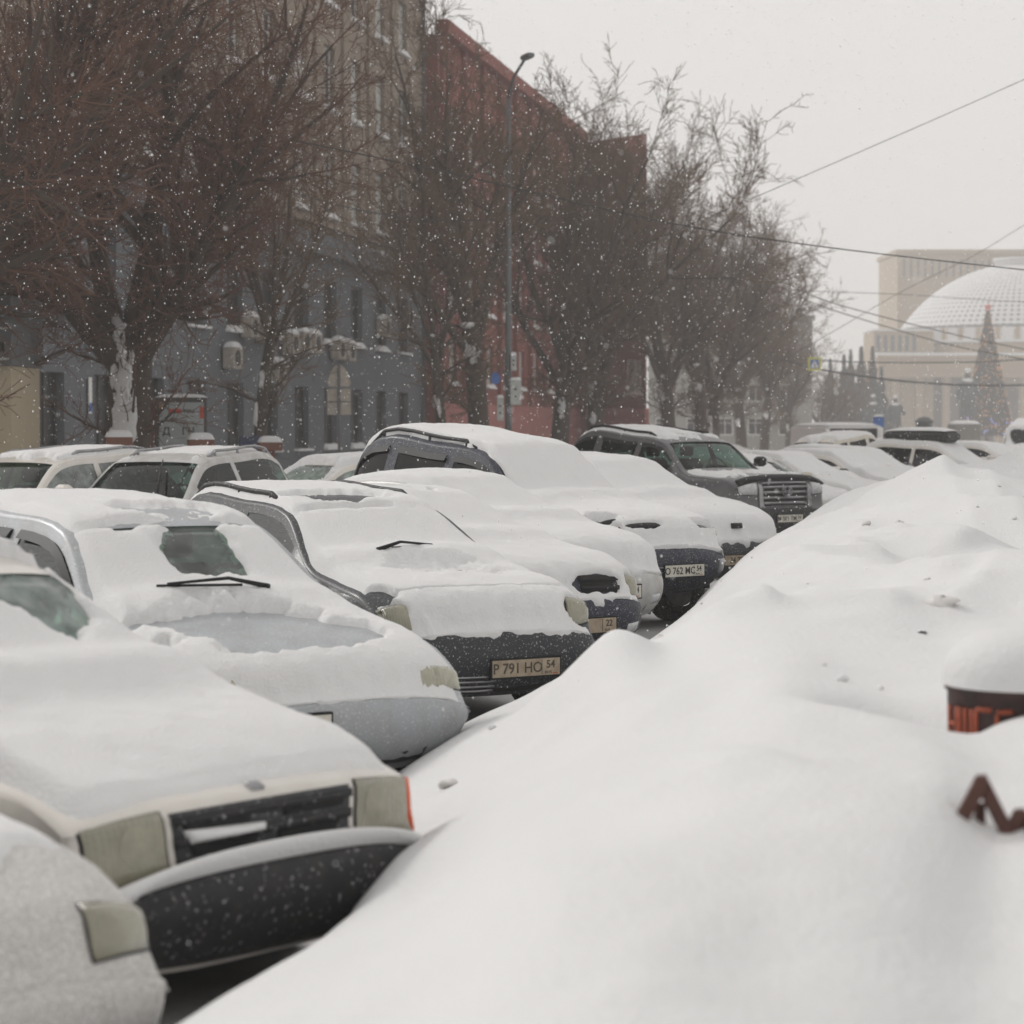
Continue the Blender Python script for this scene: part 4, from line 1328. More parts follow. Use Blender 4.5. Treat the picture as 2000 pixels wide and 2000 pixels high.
# pilasters between the upper windows
for k, u in enumerate(bays[:-1]):
    mb = MB()
    mb.box(u + 1.75, u + 2.43, -.12, -.002, 9.63, 21.4)
    mb.build('pilaster', M['wall_tan'], bl)
mb = MB()
mb.box(U1 - .35, U1 - .2, -.16, -.03, 0, 21.3)
mb.build('downpipe', M['steel'], bl)

# air conditioners below the windows
acb = MB()
acb.box(-.5, .5, -.42, -.02, 0, .72, .03)
acd = acb.data('case')
fan = MB()
fan.prism([(-.12 + .26 * math.cos(a), .36 + .26 * math.sin(a)) for a in np.linspace(0, 2 * math.pi, 15)[:-1]], 'y', -.43, -.46)
fand = fan.data('fan')
P = np.zeros((11, 7, 3))
for i, x in enumerate(np.linspace(-1, 1, 11)):
    for j, y in enumerate(np.linspace(-1, 1, 7)):
        P[i, j] = (x * .52, -.22 + y * .22, .70 + .2 * (1 - x ** 4) * (1 - y ** 4))
acs = gridmesh('snow', P)
for d_, mm in ((acd, 'ac'), (fand, 'black'), (acs, 'snow')):
    d_.materials.append(M[mm])
AC = [(555, 672), (578, 668), (600, 672), (648, 684), (668, 688), (528, 728), (738, 640), (475, 640), (505, 648), (440, 700)]
for k, (px, py) in enumerate(AC):
    # where the sight line meets the facade
    Yc = 111439 / (1850 - px)
    z = at(px, py, Yc).z
    o = empty('air_conditioner', fline(Yc, .05) + Vector((0, 0, z - .35)), ANG, None, None)
    wh = ['leftmost of three under one window', 'middle of three under one window', 'rightmost of three under one window', 'left of the right-hand pair', 'right of the right-hand pair', 'low, just above a ground-floor window', 'high, left of the last blue window', 'left of a far-left pair', 'right of a far-left pair', 'low and alone on the left part']
    tag(o, 'snow-capped beige air conditioner on the blue facade, ' + wh[k], 'air conditioner', 'air conditioners on the blue facade')
    mkobj('case', acd, o)
    mkobj('fan', fand, o)
    mkobj('snow_cap', acs, o)

# --- red building
R0 = 109.05
rd = empty('red_building', fline(R0, .7), ANG, 'brick red building with pale windows and pink plinth', 'building')
RU = Yu(151, R0)
rb_ = [Yu(116.7 + 4.5 * k, R0) for k in range(-1, 8)]
RR = [(3.9, 5.95), (7.4, 9.5), (10.95, 12.9), (14.5, 16.5)]
rh = [(u - .85, u + .85, a, b) for u in rb_ for a, b in RR]
wall_holes(0, RU, 3.0, 19.5, rh, .25).build('wall', M['wall_red'], rd)
mb = MB()
mb.box(-.02, RU, -.12, .2, -2.5, 3.0)
mb.build('plinth', M['wall_pink'], rd)
mb = MB()
mb.box(-.02, 0, 0.004, .8, -2, 19.5)
mb.box(-.3, RU, -.5, .1, 19.5, 20.1)
mb.build('cornice', M['wall_red'], rd)
for u in [0.35] + [x + 2.25 for x in rb_]:
    mb = MB()
    mb.box(u - .3, u + .3, -.22, -.002, 3.0, 19.5)
    mb.build('pilaster', M['wall_red'], rd)
wr = window_meshes(1.7, 2.05, 'frame_white')
for (a, b, c, d) in rh:
    put_window(rd, (a + b) / 2, c, wr, yin=.18, light=rw_.random() < .88, snow=True)
# its wing turned towards the street corner
wg0 = fline(151, .7)
wgp = at(1262, 830, 146)
wv = Vector((wgp.x - wg0.x, wgp.y - wg0.y, 0))
WL = wv.length
wg = empty('red_building_wing', wg0, math.atan2(wv.y, wv.x), 'red wing of the brick building facing the viewer, behind the trees', 'building')
wh_ = [(u - .8, u + .8, a, b) for u in np.linspace(1.3, WL - 1.2, max(2, int(WL / 3.4))) for a, b in RR]
wall_holes(0, WL, 3.0, 19.5, wh_, .25).build('wall', M['wall_red'], wg)
mb = MB()
mb.box(0, WL + .02, -.12, .2, -2.5, 3.0)
mb.build('plinth', M['wall_pink'], wg)
mb = MB()
wa = math.atan2(wv.y, wv.x)
ex, ey = math.cos(-wa) * .4 - math.sin(-wa) * 12, math.sin(-wa) * .4 + math.cos(-wa) * 12
mb.prism([(WL - .02, .01), (WL, .01), (WL + ex, ey), (WL + ex - .02, ey)], 'z', -2.5, 19.5)
mb.build('end_wall', M['wall_red'], wg)
for (a, b, c, d) in wh_:
    put_window(wg, (a + b) / 2, c, wr, yin=.18, light=rw_.random() < .7)

# hazy grey block beyond the red wing
gp = at(1266, 830, 230)
gb = empty('grey_building', (gp.x, 230, -1), ANG * .1, 'hazy grey office block beyond the red wing', 'building')
gh_ = [(u - .8, u + .8, z, z + 1.7) for u in np.arange(1.5, 15, 3) for z in np.arange(2, 12, 3.2)]
wall_holes(0, 16, -1, 13, gh_, .2).build('wall', M['concrete'], gb)
wgm = window_meshes(1.6, 1.7, 'frame_white')
for (a, b, c, d) in gh_:
    put_window(gb, (a + b) / 2, c, wgm, yin=.12, sill=False)
mb = MB()
mb.box(-.2, 16.2, -.3, .3, 13, 13.5)
mb.build('parapet', M['concrete'], gb)

# ------------------------------------------------------------------ street furniture
def snowcap(rx, ry, h, z, name, parent, sq=4):
    P = np.zeros((13, 13, 3))
    for i, x in enumerate(np.linspace(-1, 1, 13)):
        for j, y in enumerate(np.linspace(-1, 1, 13)):
            P[i, j] = (x * rx, y * ry, z + h * max(0, 1 - abs(x) ** sq) ** .6 * max(0, 1 - abs(y) ** sq) ** .6)
    return mkobj(name, gridmesh(name, P), parent, M['snow'])


for (px, py, Yc, lb) in ((232, 868, 43, 'in front of the thick snowy trunk'), (392, 872, 45, 'in front of the poster box'), (527, 876, 50, 'right of the dark blue board')):
    p = at(px, py, Yc)
    u = empty('pavement_urn', (p.x, p.y, 0), .2, 'red-brown square urn with snow cap ' + lb, 'urn', 'urns along the pavement')
    mb = MB()
    mb.box(-.24, .24, -.2, .2, p.z - .05, p.z + .14, .015)
    mb.build('bowl', M['urn'], u)
    mb = MB()
    mb.box(-.1, .1, -.1, .1, 0, p.z - .05)
    mb.build('stem', M['urn'], u)
    snowcap(.25, .21, .13, p.z + .13, 'snow_cap', u)

# poster box
p = at(355, 860, 48)
pb = empty('poster_box', (p.x, 48, 0), R(6), 'grey street poster box with red marks and dark lettering, snow along its top', 'poster box')
zt = at(355, 776, 48).z
mb = MB()
mb.box(-.5, .5, -.1, .1, zt - 1.75, zt, .02)
mb.build('case', M['frame_dark'], pb)
mb = MB()
mb.box(-.44, .44, -.112, -.102, zt - 1.65, zt - .1)
mb.build('poster', M['poster'], pb)
snowcap(.52, .12, .07, zt - .005, 'snow_cap', pb)
BACKF = Matrix(((1, 0, 0, 0), (0, 0, -1, 0), (0, 1, 0, 0), (0, 0, 0, 1)))     # text facing -y
text('poster_text', 'Д    ГЧ', .2, M['ink'], pb, Matrix.Translation((-.06, -.114, zt - .68)) @ BACKF, bold=.004)
text('poster_text', '___', .12, M['ink'], pb, Matrix.Translation((-.0, -.114, zt - .76)) @ BACKF)
text('poster_text', 'TOU', .1, M['ink'], pb, Matrix.Translation((.14, -.114, zt - .28)) @ BACKF, bold=.004)
mb = MB()
mb.box(-.24, .0, -.116, -.113, zt - .32, zt - .23)
mb.build('poster_mark', M['red'], pb)
mb = MB()
mb.box(.36, .44, -.116, -.113, zt - .42, zt - .18)
mb.build('poster_mark', M['red'], pb)
mb = MB()
mb.box(-.44, -.36, -.116, -.113, zt - .28, zt - .16)
mb.build('poster_mark', M['orangeprint'], pb)
mb = MB()
mb.box(-.62, -.54, -.05, .05, 0, zt - .05)
mb.build('side_post', M['urn'], pb)
for sx_ in (-.3, .3):
    mb = MB()
    mb.box(sx_ - .05, sx_ + .05, -.05, .05, 0, zt - 1.75)
    mb.build('leg', M['frame_dark'], pb)

# blue folding board
p = at(495, 880, 52)
fo = empty('folding_board', (p.x, 52, 0), .3, 'dark blue folding board standing in the pavement snow', 'sign board')
zt = at(495, 852, 52).z
for sg in (-1, 1):
    mb = MB()
    mb.box(-.3, .3, -.015, .015, -1.0, 0, .005, mtx=Matrix.Translation((0, sg * .02, zt)) @ Matrix.Rotation(sg * .22, 4, 'X'))
    mb.build('panel', M['darkblue'], fo)
mb = MB()
mb.box(-.04, .04, -.2, .2, 0, zt - .5)
mb.build('stand', M['darkblue'], fo)

# sign post seen from behind
p = at(662, 712, 68)
sp = empty('sign_post', (p.x, 68, 0), R(4), 'grey post with one rounded and two square sign plates seen from behind', 'road sign')
s68 = 68 / FPX
mb = MB()
mb.tube([(0, 0, -.2), (0, 0, p.z)], .038, 8)
mb.build('post', M['steel'], sp)
zz = p.z
mb = MB()
mb.prism([(-.28, zz - .62), (.28, zz - .62), (.34, zz - .5), (.16, zz - .08), (.06, zz - .01), (-.06, zz - .01), (-.16, zz - .08), (-.34, zz - .5)], 'y', .05, .062)
mb.build('sign_plate', M['ac'], sp)
for q in (0, 1):
    mb = MB()
    mb.box(-.33, .33, .05, .062, zz - 1.03 - q * .38, zz - .68 - q * .38, .005)
    mb.build('sign_plate', M['ac'], sp)

# lamp pole with cabinets
p = at(993, 300, 74)
lp = empty('lamp_pole', (p.x, 74, 0), 0, 'tall dark steel lamp pole with grey cabinets in front of the red building', 'lamp pole')
mb = MB()
mb.tube([(0, 0, -.3), (0, 0, 4), (0, 0, 12)], [.12, .105, .07], 10)
mb.tube([(0, 0, 11.9), (.15, -.4, 12.5), (.5, -1.6, 12.9)], .045, 8)
mb.build('post', M['steel'], lp)
mb = MB()
mb.box(-.12, .12, -.4, .3, -.06, .08, .03, mtx=Matrix.Translation((.55, -1.75, 12.92)) @ Matrix.Rotation(.3, 4, 'Z'))
mb.build('lamp_head', M['steel'], lp)
for (px, py0, py1, wd) in ((1003, 694, 724, .17), (1007, 743, 791, .34), (977, 777, 822, .2)):
    a, b = at(px, py0, 73.8), at(px, py1, 73.8)
    x = a.x - p.x
    mb = MB()
    mb.box(x - wd / 2, x + wd / 2, -.28, -.06, b.z, a.z, .02)
    cb = mb.build('cabinet', M['boxgrey'], lp)
    sc_ = snowcap(wd / 2 + .01, .12, .1, a.z - .004, 'snow_cap', cb)
    sc_.location = (x, -.17, 0)
    mb = MB()
    for q in (.3, .6):
        mb.box(x - .03, x + .03, -.29, -.281, b.z + (a.z - b.z) * q, b.z + (a.z - b.z) * q + .06)
    mb.build('vent', M['black'], cb)
a = at(968, 739, 73.9)
mb = MB()
mb.prism([(a.x - p.x + .14 * math.cos(t), a.z + .19 * math.sin(t)) for t in np.linspace(0, 2 * math.pi, 17)[:-1]], 'y', -.1, -.12)
mb.build('round_sign', M['blue'], lp)
mb = MB()
mb.box(a.x - p.x + .1, 0, -.09, -.05, a.z + .18, a.z + .22)
mb.build('bracket', M['steel'], lp)

# kiosk with display board at the left edge
kp = at(22, 800, 42)
kz0, kz1, kz2 = at(22, 872, 42).z, at(22, 715, 42).z, at(28, 578, 42).z
ki = empty('kiosk', (kp.x, 42, 0), R(-3), 'cream kiosk wall with a dark grey display board above, left edge', 'kiosk')
mb = MB()
mb.box(-2.6, 0, 0, 2.0, 0, kz1)
mb.build('wall', M['cream'], ki)
mb = MB()
mb.box(-2.6, .06, -.12, 2.05, kz1 + .002, kz2, .02)
bd = mb.build('display_board', M['board'], ki)
mb = MB()
mb.box(-1.2, -.0, -.16, -.12, kz1 + .1, kz1 + .14)
mb.box(-1.2, .04, -.16, -.12, kz1 + (kz2 - kz1) * .52, kz1 + (kz2 - kz1) * .52 + .04)
mb.build('ledge', M['boxgrey'], bd)
mb = MB()
mb.box(-.75, -.08, -.135, -.122, kz1 + .24, kz1 + .42)
mb.build('digit_panel', M['under'], bd)
text('digits', '-18', .14, M['red'], bd, Matrix.Translation((-.28, -.138, kz1 + .33)) @ BACKF, bold=.003)

# plaque by the gate
a = at(170, 772, 66)
mb = MB()
mb.box(-.12, .12, -.03, 0, -.5, .5, .01)
pq = mb.build('wall_plaque', M['white'], None)
pq.location = fline(111439 / (1850 - 172), .06) + Vector((0, 0, a.z))
pq.rotation_euler = (0, 0, ANG)
tag(pq, 'narrow white and blue plaque on the blue wall right of the dark gate', 'plaque')
mb = MB()
mb.box(-.11, .11, -.034, -.031, -.45, -.2)
mb.build('plaque_band', M['blue'], pq)

# ------------------------------------------------------------------ bare trees
def tubes(name, segs, n):
    """segs: (k,8) p0 p1 r0 r1 -> one mesh of open tubes"""
    S_ = np.array(segs, float)
    p0, p1, r0, r1 = S_[:, 0:3], S_[:, 3:6], S_[:, 6], S_[:, 7]
    d = p1 - p0
    d /= np.maximum(np.linalg.norm(d, axis=1, keepdims=True), 1e-9)
    ref = np.where(np.abs(d[:, 2:3]) < .9, np.array([[0, 0, 1.0]]), np.array([[1.0, 0, 0]]))
    a = np.cross(d, ref)
    a /= np.linalg.norm(a, axis=1, keepdims=True)
    b = np.cross(d, a)
    k = len(S_)
    V = np.zeros((k, 2, n, 3))
    for j in range(n):
        t = 2 * math.pi * j / n
        o = a * math.cos(t) + b * math.sin(t)
        V[:, 0, j] = p0 + o * r0[:, None]
        V[:, 1, j] = p1 + o * r1[:, None]
    base = (np.arange(k) * 2 * n)[:, None]
    Fc = np.concatenate([np.stack([base[:, 0] + j, base[:, 0] + (j + 1) % n, base[:, 0] + n + (j + 1) % n, base[:, 0] + n + j], -1) for j in range(n)])
    me = bpy.data.meshes.new(name)
    V = V.reshape(-1, 3)
    me.vertices.add(len(V))
    me.vertices.foreach_set('co', V.astype(np.float32).ravel())
    me.loops.add(len(Fc) * 4)
    me.loops.foreach_set('vertex_index', Fc.astype(np.int32).ravel())
    me.polygons.add(len(Fc))
    me.polygons.foreach_set('loop_start', np.arange(0, len(Fc) * 4, 4, dtype=np.int32))
    me.polygons.foreach_set('use_smooth', np.full(len(Fc), True))
    me.update(calc_edges=True)
    return me


def rot_dir(d, ang, az, r):
    d = Vector(d).normalized()
    a = d.orthogonal().normalized()
    a.rotate(Matrix.Rotation(az, 3, d))
    return (d * math.cos(ang) + a * math.sin(ang)).normalized()


def make_tree(seed, H=13, trunk_h=4.0, tr=.34, limbs=7, dens=1.0, lean=(0, 0), droop=0.0, spread=.55, tip=.0055):
    r = random.Random(seed)
    big, tw, tips = [], [], []

    def chain(p, d, L, r0, r1, n, wob, up):
        pts = [(Vector(p), r0)]
        p = Vector(p)
        d = Vector(d)
        for i in range(n):
            d = (d + Vector((r.gauss(0, wob), r.gauss(0, wob), r.gauss(0, wob) + up))).normalized()
            q = p + d * (L / n)
            rr = r0 + (r1 - r0) * (i + 1) / n
            (big if rr > .022 else tw).append((*p, *q, pts[-1][1], rr))
            pts.append((q, rr))
            p = q
        return pts, d

    def twigs(pts, k, Lt, lvl):
        for _ in range(k):
            i = r.randrange(1, len(pts))
            p, rr = pts[i]
            q, _r = pts[i - 1]
            f = r.random()
            p = p * f + q * (1 - f)
            d = (pts[i][0] - pts[i - 1][0]).normalized()
            nd = rot_dir(d, r.uniform(.35, 1.0), r.uniform(0, 6.28), r)
            L = Lt * r.uniform(.5, 1.2)
            r0 = min(rr * .6, .016 if lvl else .024)
            sub, _d = chain(p, nd, L, max(r0, tip * 1.3), tip, 3, .16, .05 - droop)
            if lvl == 0:
                twigs(sub, max(2, int(4 * dens)), Lt * .55, 1)
            elif lvl == 1 and dens > 1.1 and r.random() < .6:
                twigs(sub, 2, Lt * .45, 2)
    tp, td = chain((0, 0, -.4), (lean[0], lean[1], 1), trunk_h + .4, tr * 1.12, tr * .86, 6, .035, .02)
    top = tp[-1][0]
    for i in range(limbs):
        base = tp[-1 - (i % 2)][0] if i else top
        az = i * 2.4 + r.uniform(-.4, .4)
        el = spread * r.uniform(.45, 1.25)
        d = rot_dir((lean[0] * .5, lean[1] * .5, 1), el, az, r)
        L = (H - trunk_h) * r.uniform(.65, 1.02)
        lp_, ld = chain(base, d, L, tr * r.uniform(.42, .62), .026, 8, .08, .045)
        for j in range(int(6 * min(dens, 1.3)) + 2):
            k = r.randrange(2, len(lp_))
            nd = rot_dir(lp_[k][0] - lp_[k - 1][0], r.uniform(.4, .95), r.uniform(0, 6.28), r)
            bp, bd = chain(lp_[k][0], nd, L * r.uniform(.25, .5), lp_[k][1] * .55, .013, 5, .12, .05 - droop)
            twigs(bp, int(7 * dens), 1.25, 0)
        twigs(lp_[2:], int(12 * dens), 1.2, 0)
    # low shoots
    for j in range(int(10 * dens)):
        k = r.randrange(3, len(tp))
        nd = rot_dir((0, 0, 1), r.uniform(.5, 1.3), r.uniform(0, 6.28), r)
        bp, bd = chain(tp[k][0], nd, r.uniform(1.2, 2.6), .04, .01, 5, .12, .05)
        twigs(bp, int(5 * dens), .9, 0)
    # burls where it was pollarded
    return tubes('trunk', big, 7), tubes('crown', tw, 3), tp


TREES = {}
for nm, kw in {'a': dict(seed=11, H=13.5, limbs=8, dens=1.28, tip=.008), 'b': dict(seed=23, H=13, limbs=8, dens=1.3, spread=.62, tip=.009), 'c': dict(seed=37, H=14, limbs=7, dens=1.25, trunk_h=5, tip=.008), 'thin': dict(seed=71, H=11, limbs=5, dens=1.0, trunk_h=4.2, tr=.16, spread=.5, tip=.006),
               'near': dict(seed=41, H=12, trunk_h=3.6, tr=.46, limbs=10, dens=1.35, spread=.9, droop=.03), 'near2': dict(seed=57, H=12.5, trunk_h=4.5, tr=.3, limbs=8, dens=1.3, spread=.8, droop=.03, lean=(-.22, 0))}.items():
    TREES[nm] = make_tree(**kw)
TREE_AT = [  # px of trunk, Y, variant, height scale, rotation, bark, twig, label
    (55, 43.5, 'near2', 1.0, .3, 'bark', 'twigred', 'slender leaning bare tree beside the kiosk at the left edge'),
    (245, 45.7, 'near', 1.0, 2.1, 'bark', 'twigred', 'thick bare tree with snow plastered down its trunk'),
    (-160, 40, 'near', 1.0, 4.0, 'bark', 'twigred', 'bare tree whose reddish twigs reach in from beyond the left edge'),
    (500, 56, 'thin', .95, 3.6, 'bark2', 'twig', 'bare tree with fine twigs before the blue facade'),
    (940, 80, 'c', 1.05, .5, 'bark', 'twig', 'stout dark bare tree left of the lamp pole'),
    (870, 74, 'thin', 1.05, 2.5, 'bark2', 'twig', 'thin bare tree at the corner of the red building'),
    (1085, 95, 'b', 1.1, 1.2, 'bark', 'twig', 'bare tree right of the lamp pole before the red wing'),
    (1160, 106, 'a', 1.15, 4.2, 'bark', 'twig', 'forked bare tree before the right end of the red wing'),
    (1310, 134, 'b', 1.25, 2.9, 'bark', 'twig', 'bare tree just right of the red wing'),
    (1370, 150, 'c', 1.2, .9, 'bark', 'twig', 'left of two close bare trunks in the middle of the tree row'),
    (1396, 156, 'a', 1.22, 5.1, 'bark', 'twig', 'right of two close bare trunks in the middle of the tree row'),
    (1452, 176, 'b', 1.25, 3.3, 'bark2', 'twig', 'bare tree fourth from the open square end of the row'),
    (1492, 192, 'c', 1.1, 2.2, 'bark', 'twig', 'last tall bare tree before the open square'),
    (1540, 215, 'a', .95, 1.5, 'bark2', 'twig', 'smaller hazy bare tree at the edge of the square'),
    (1600, 250, 'b', .7, .5, 'bark2', 'twig', 'low hazy bare tree below the yellow crossing sign'),
    (1650, 270, 'a', .6, 3.5, 'bark2', 'twig', 'low hazy bare tree left of the dark sculptures'),
]
for px, Yc, v, sc, rz, bk_, tw_, lb in TREE_AT:
    o = empty('bare_tree', ((px - 1000) / FPX * Yc, Yc, float(ground_z(np.array(Yc)))), rz, lb, 'tree', 'bare trees along the street')
    o.scale = (sc, sc, sc)
    a = mkobj('trunk', TREES[v][0], o)
    b = mkobj('crown', TREES[v][1], o)
    for q, m_ in ((a, bk_), (b, tw_)):
        if not q.data.materials:
            q.data.materials.append(M[m_])
        q.material_slots[0].link = 'OBJECT'
        q.material_slots[0].material = M[m_]
    # snow plastered on the side of the trunk that faces the street, and in the forks
    tp = TREES[v][2]
    rs = random.Random(int(px + 500))
    tz = np.array([q[0].z for q in tp])
    tx, ty_, trr = np.array([q[0].x for q in tp]), np.array([q[0].y for q in tp]), np.array([q[1] for q in tp])
    wa0 = -math.pi / 2 - .5 - rz
    near = v.startswith('near')
    for k in range(4 if v == 'near' else 2):
        zc_ = tz[-1] - rs.uniform(.3, 2.2)
        hh, ww = (rs.uniform(.35, .8), rs.uniform(.35, .6)) if near else (rs.uniform(.2, .35), .4)
        zz_, aa_ = np.meshgrid(np.linspace(-1, 1, 64), np.linspace(-1, 1, 40), indexing='ij')
        wa = wa0 + rs.uniform(-.5, .5)
        nz = fbm(zz_ * 2.2 + k * 5 + px, aa_ * 2.0, 2, 3)
        th_ = .10 * (1.0 - zz_ ** 2 - aa_ ** 2 * .9) + .28 * (nz - .55)
        z_ = zc_ + zz_ * hh
        rr_ = np.interp(z_, tz, trr) + np.clip(th_, -.05, .05)
        an = wa + aa_ * ww
        P = np.stack([np.interp(z_, tz, tx) + rr_ * np.cos(an), np.interp(z_, tz, ty_) + rr_ * np.sin(an), z_], -1)
        t4 = np.maximum.reduce([th_[:-1, :-1], th_[1:, :-1], th_[:-1, 1:], th_[1:, 1:]])
        if (t4 > 0).sum() > 4:
            mkobj('trunk_snow', gridmesh('trunk_snow', P, t4 > 0), o, M['snow'])
    for k in range(3 if near else 2):
        pos, rr = tp[-1 - k % 2]
        w = rr * rs.uniform(.5, .8)
        P = np.zeros((7, 10, 3))
        wa = wa0 + rs.uniform(-.6, .6)
        for ii, th_ in enumerate(np.linspace(0, math.pi, 7)):
            for jj, ph_ in enumerate(np.linspace(0, 2 * math.pi, 10)):
                nz = .55 + .9 * float(vnoise(ii * 1.3 + k, (jj % 9) * 1.1, 2))
                P[ii, jj] = (w * nz * math.sin(th_) * math.cos(ph_), w * .8 * nz * math.sin(th_) * math.sin(ph_), w * .55 * math.cos(th_))
        q = mkobj('snow_clump', gridmesh('snow_clump', P), o, M['snow'])
        q.location = (pos.x + math.cos(wa) * rr * .55, pos.y + math.sin(wa) * rr * .55, pos.z + rs.uniform(.1, .5))

# ------------------------------------------------------------------ the square: opera house, spruces, sculptures
OY = 480.0
og = float(ground_z(np.array(OY)))
dc = at(1996, 796, OY)
DR = 281 / FPX * OY
op = empty('opera_house', (dc.x, OY, og), 0, 'pale stone theatre with a great snowy scaled dome and columned portico, in the haze', 'theatre')
zc = dc.z - og
# dome: courses of scales standing proud of each other
n1, n2 = 24, 110
zcut = at(1996, 645, OY).z - og
ph0 = math.asin((zcut - zc) / DR)
lat = np.linspace(ph0, math.pi / 2 * .985, n1 * 2 + 1)
lon = np.linspace(0, 2 * math.pi, n2 * 2 + 1)
LA, LO = np.meshgrid(lat, lon, indexing='ij')
chk = ((np.arange(len(lat))[:, None] % 2) * (np.arange(len(lon))[None] % 2))
rad = DR * (1 - .006 * (np.arange(len(lat))[:, None] % 2) + .004 * chk)
P = np.stack([rad * np.cos(LA) * np.cos(LO), rad * np.cos(LA) * np.sin(LO), zc + rad * np.sin(LA)], -1)
dm = gridmesh('dome', P)
dm.materials.append(M['snow'])
dm.materials.append(M['dome_grey'])
fi = np.arange(len(dm.polygons))
row, colm = fi // (len(lon) - 1), fi % (len(lon) - 1)
rs_ = np.random.default_rng(4)
bare = (row % 2 == 0) & (colm % 2 == 0) & (rs_.random(len(fi)) < np.clip(1.25 - row / 60, .6, 1))
dm.polygons.foreach_set('material_index', bare.astype(np.int32))
mkobj('dome', dm, op)
mb = MB()
rb0 = math.sqrt(DR ** 2 - (zcut - zc) ** 2)
mb.lathe([(rb0 + .2, zcut - 3.2), (rb0 + .2, zcut + .2), (rb0 - 1, zcut + .4)], 90)
mb.build('drum', M['dome_grey'], op)
for k in range(64):
    a = math.pi + k * math.pi / 64
    mb = MB()
    mb.box(-.75, .75, -.5, .1, zcut - 2.6, zcut - .2, mtx=Matrix.Translation(((rb0 + .35) * math.cos(a), (rb0 + .35) * math.sin(a), 0)) @ Matrix.Rotation(a + math.pi / 2, 4, 'Z'))
    mb.build('drum_pier', M['snow'] if k % 3 else M['opera'], op)
mb = MB()
mb.lathe([(5.5, zc + DR * .985), (5.5, zc + DR * 1.01), (5.9, zc + DR * 1.012), (5.9, zc + DR * 1.03), (0, zc + DR * 1.035)], 30)
mb.build('dome_crown', M['snow'], op)
# lower ring below the dome
mb = MB()
zr = at(1996, 700, OY).z - og
mb.lathe([(rb0 + 2.2, zr - 6), (rb0 + 2.2, zcut - 3.2), (rb0 - 1, zcut - 3.1)], 90)
mb.build('ring_wall', M['opera'], op)
mb = MB()
mb.lathe([(rb0 + 1.5, zcut - 3.19), (rb0 + 2.4, zcut - 3.1), (rb0 + 2.3, zcut - 2.7), (rb0 - .5, zcut - 2.5)], 90)
mb.build('ring_snow', M['snow'], op)
# stage tower behind
tl = at(1750, 497, OY + 36)
txl = tl.x - dc.x
mb = MB()
mb.box(txl, txl + 62, 34, 60, 0, tl.z - og)
tw = mb.build('stage_tower', M['opera'], op)
mb = MB()
mb.box(txl - .4, txl + 62.4, 33.4, 60.4, tl.z - og, tl.z - og + .9)
mb.box(txl - .2, txl + 62.2, 33.7, 34.2, tl.z - og - 5.6, tl.z - og - 5.2)
mb.build('tower_cornice', M['opera'], tw)
for k in range(40):
    mb = MB()
    x = txl + 1.2 + k * 1.5
    mb.box(x, x + .42, 33.9, 33.99, tl.z - og - 4.9, tl.z - og - 1.2)
    mb.build('tower_slot', M['dome_grey'], tw)
# side hall with tall windows
FYo = -26.0
h0 = at(1708, 655, OY + FYo)
hx0 = h0.x - dc.x
h1 = at(1794, 700, OY + FYo)
hx1 = h1.x - dc.x
hz0, hz1 = at(1708, 692, OY + FYo).z - og, at(1794, 646, OY + FYo).z - og
mb = MB()
mb.box(hx0, hx1 + 3, FYo + 1, FYo + 14, 0, hz1)
hall = mb.build('side_hall', M['opera'], op)
for k in range(6):
    mb = MB()
    x = hx0 + .5 + k * 1.35
    mb.box(x, x + .7, FYo + .9, FYo + .99, hz0 + .6, hz1 - .8)
    mb.build('hall_window', M['dome_grey'], hall)
mb = MB()
mb.box(hx0 - .3, hx1 + 3, FYo + .6, FYo + 14, hz1, hz1 + .35)
mb.build('hall_snow', M['snow'], hall)
# portico
pz1 = at(1900, 700, OY + FYo).z - og
pz0 = at(1900, 737, OY + FYo).z - og
px0 = at(1712, 700, OY + FYo).x - dc.x
px1 = px0 + 62
mb = MB()
mb.box(px0, px1, FYo - 2, FYo + 12, pz0, pz1)
ent = mb.build('entablature', M['opera'], op)
mb = MB()
mb.box(px0 - .4, px1, FYo - 2.6, FYo + 12, pz1, pz1 + .5)
mb.box(px0 - .2, px1, FYo - 2.3, FYo + 12, pz0 + 1.2, pz0 + 1.5)
mb.build('entablature_cornice', M['opera'], ent)
mb = MB()
mb.box(px0 - .4, px1, FYo - 2.6, FYo + 12, pz1 + .5, pz1 + 1.0)
mb.build('entablature_snow', M['snow'], ent)
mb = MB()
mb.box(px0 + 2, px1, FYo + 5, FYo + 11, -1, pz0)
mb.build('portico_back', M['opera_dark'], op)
cpx = [1749, 1796, 1848, 1900, 1950, 1997, 2045, 2095, 2145]
for q in cpx:
    x = at(q, 800, OY + FYo).x - dc.x
    mb = MB()
    mb.lathe([(1.0, -1), (1.0, .6), (.82, .8), (.74, pz0 - 1), (.95, pz0 - .6), (.95, pz0)], 18, cx=x, cy=FYo + .2)
    mb.build('column', M['opera'], op)

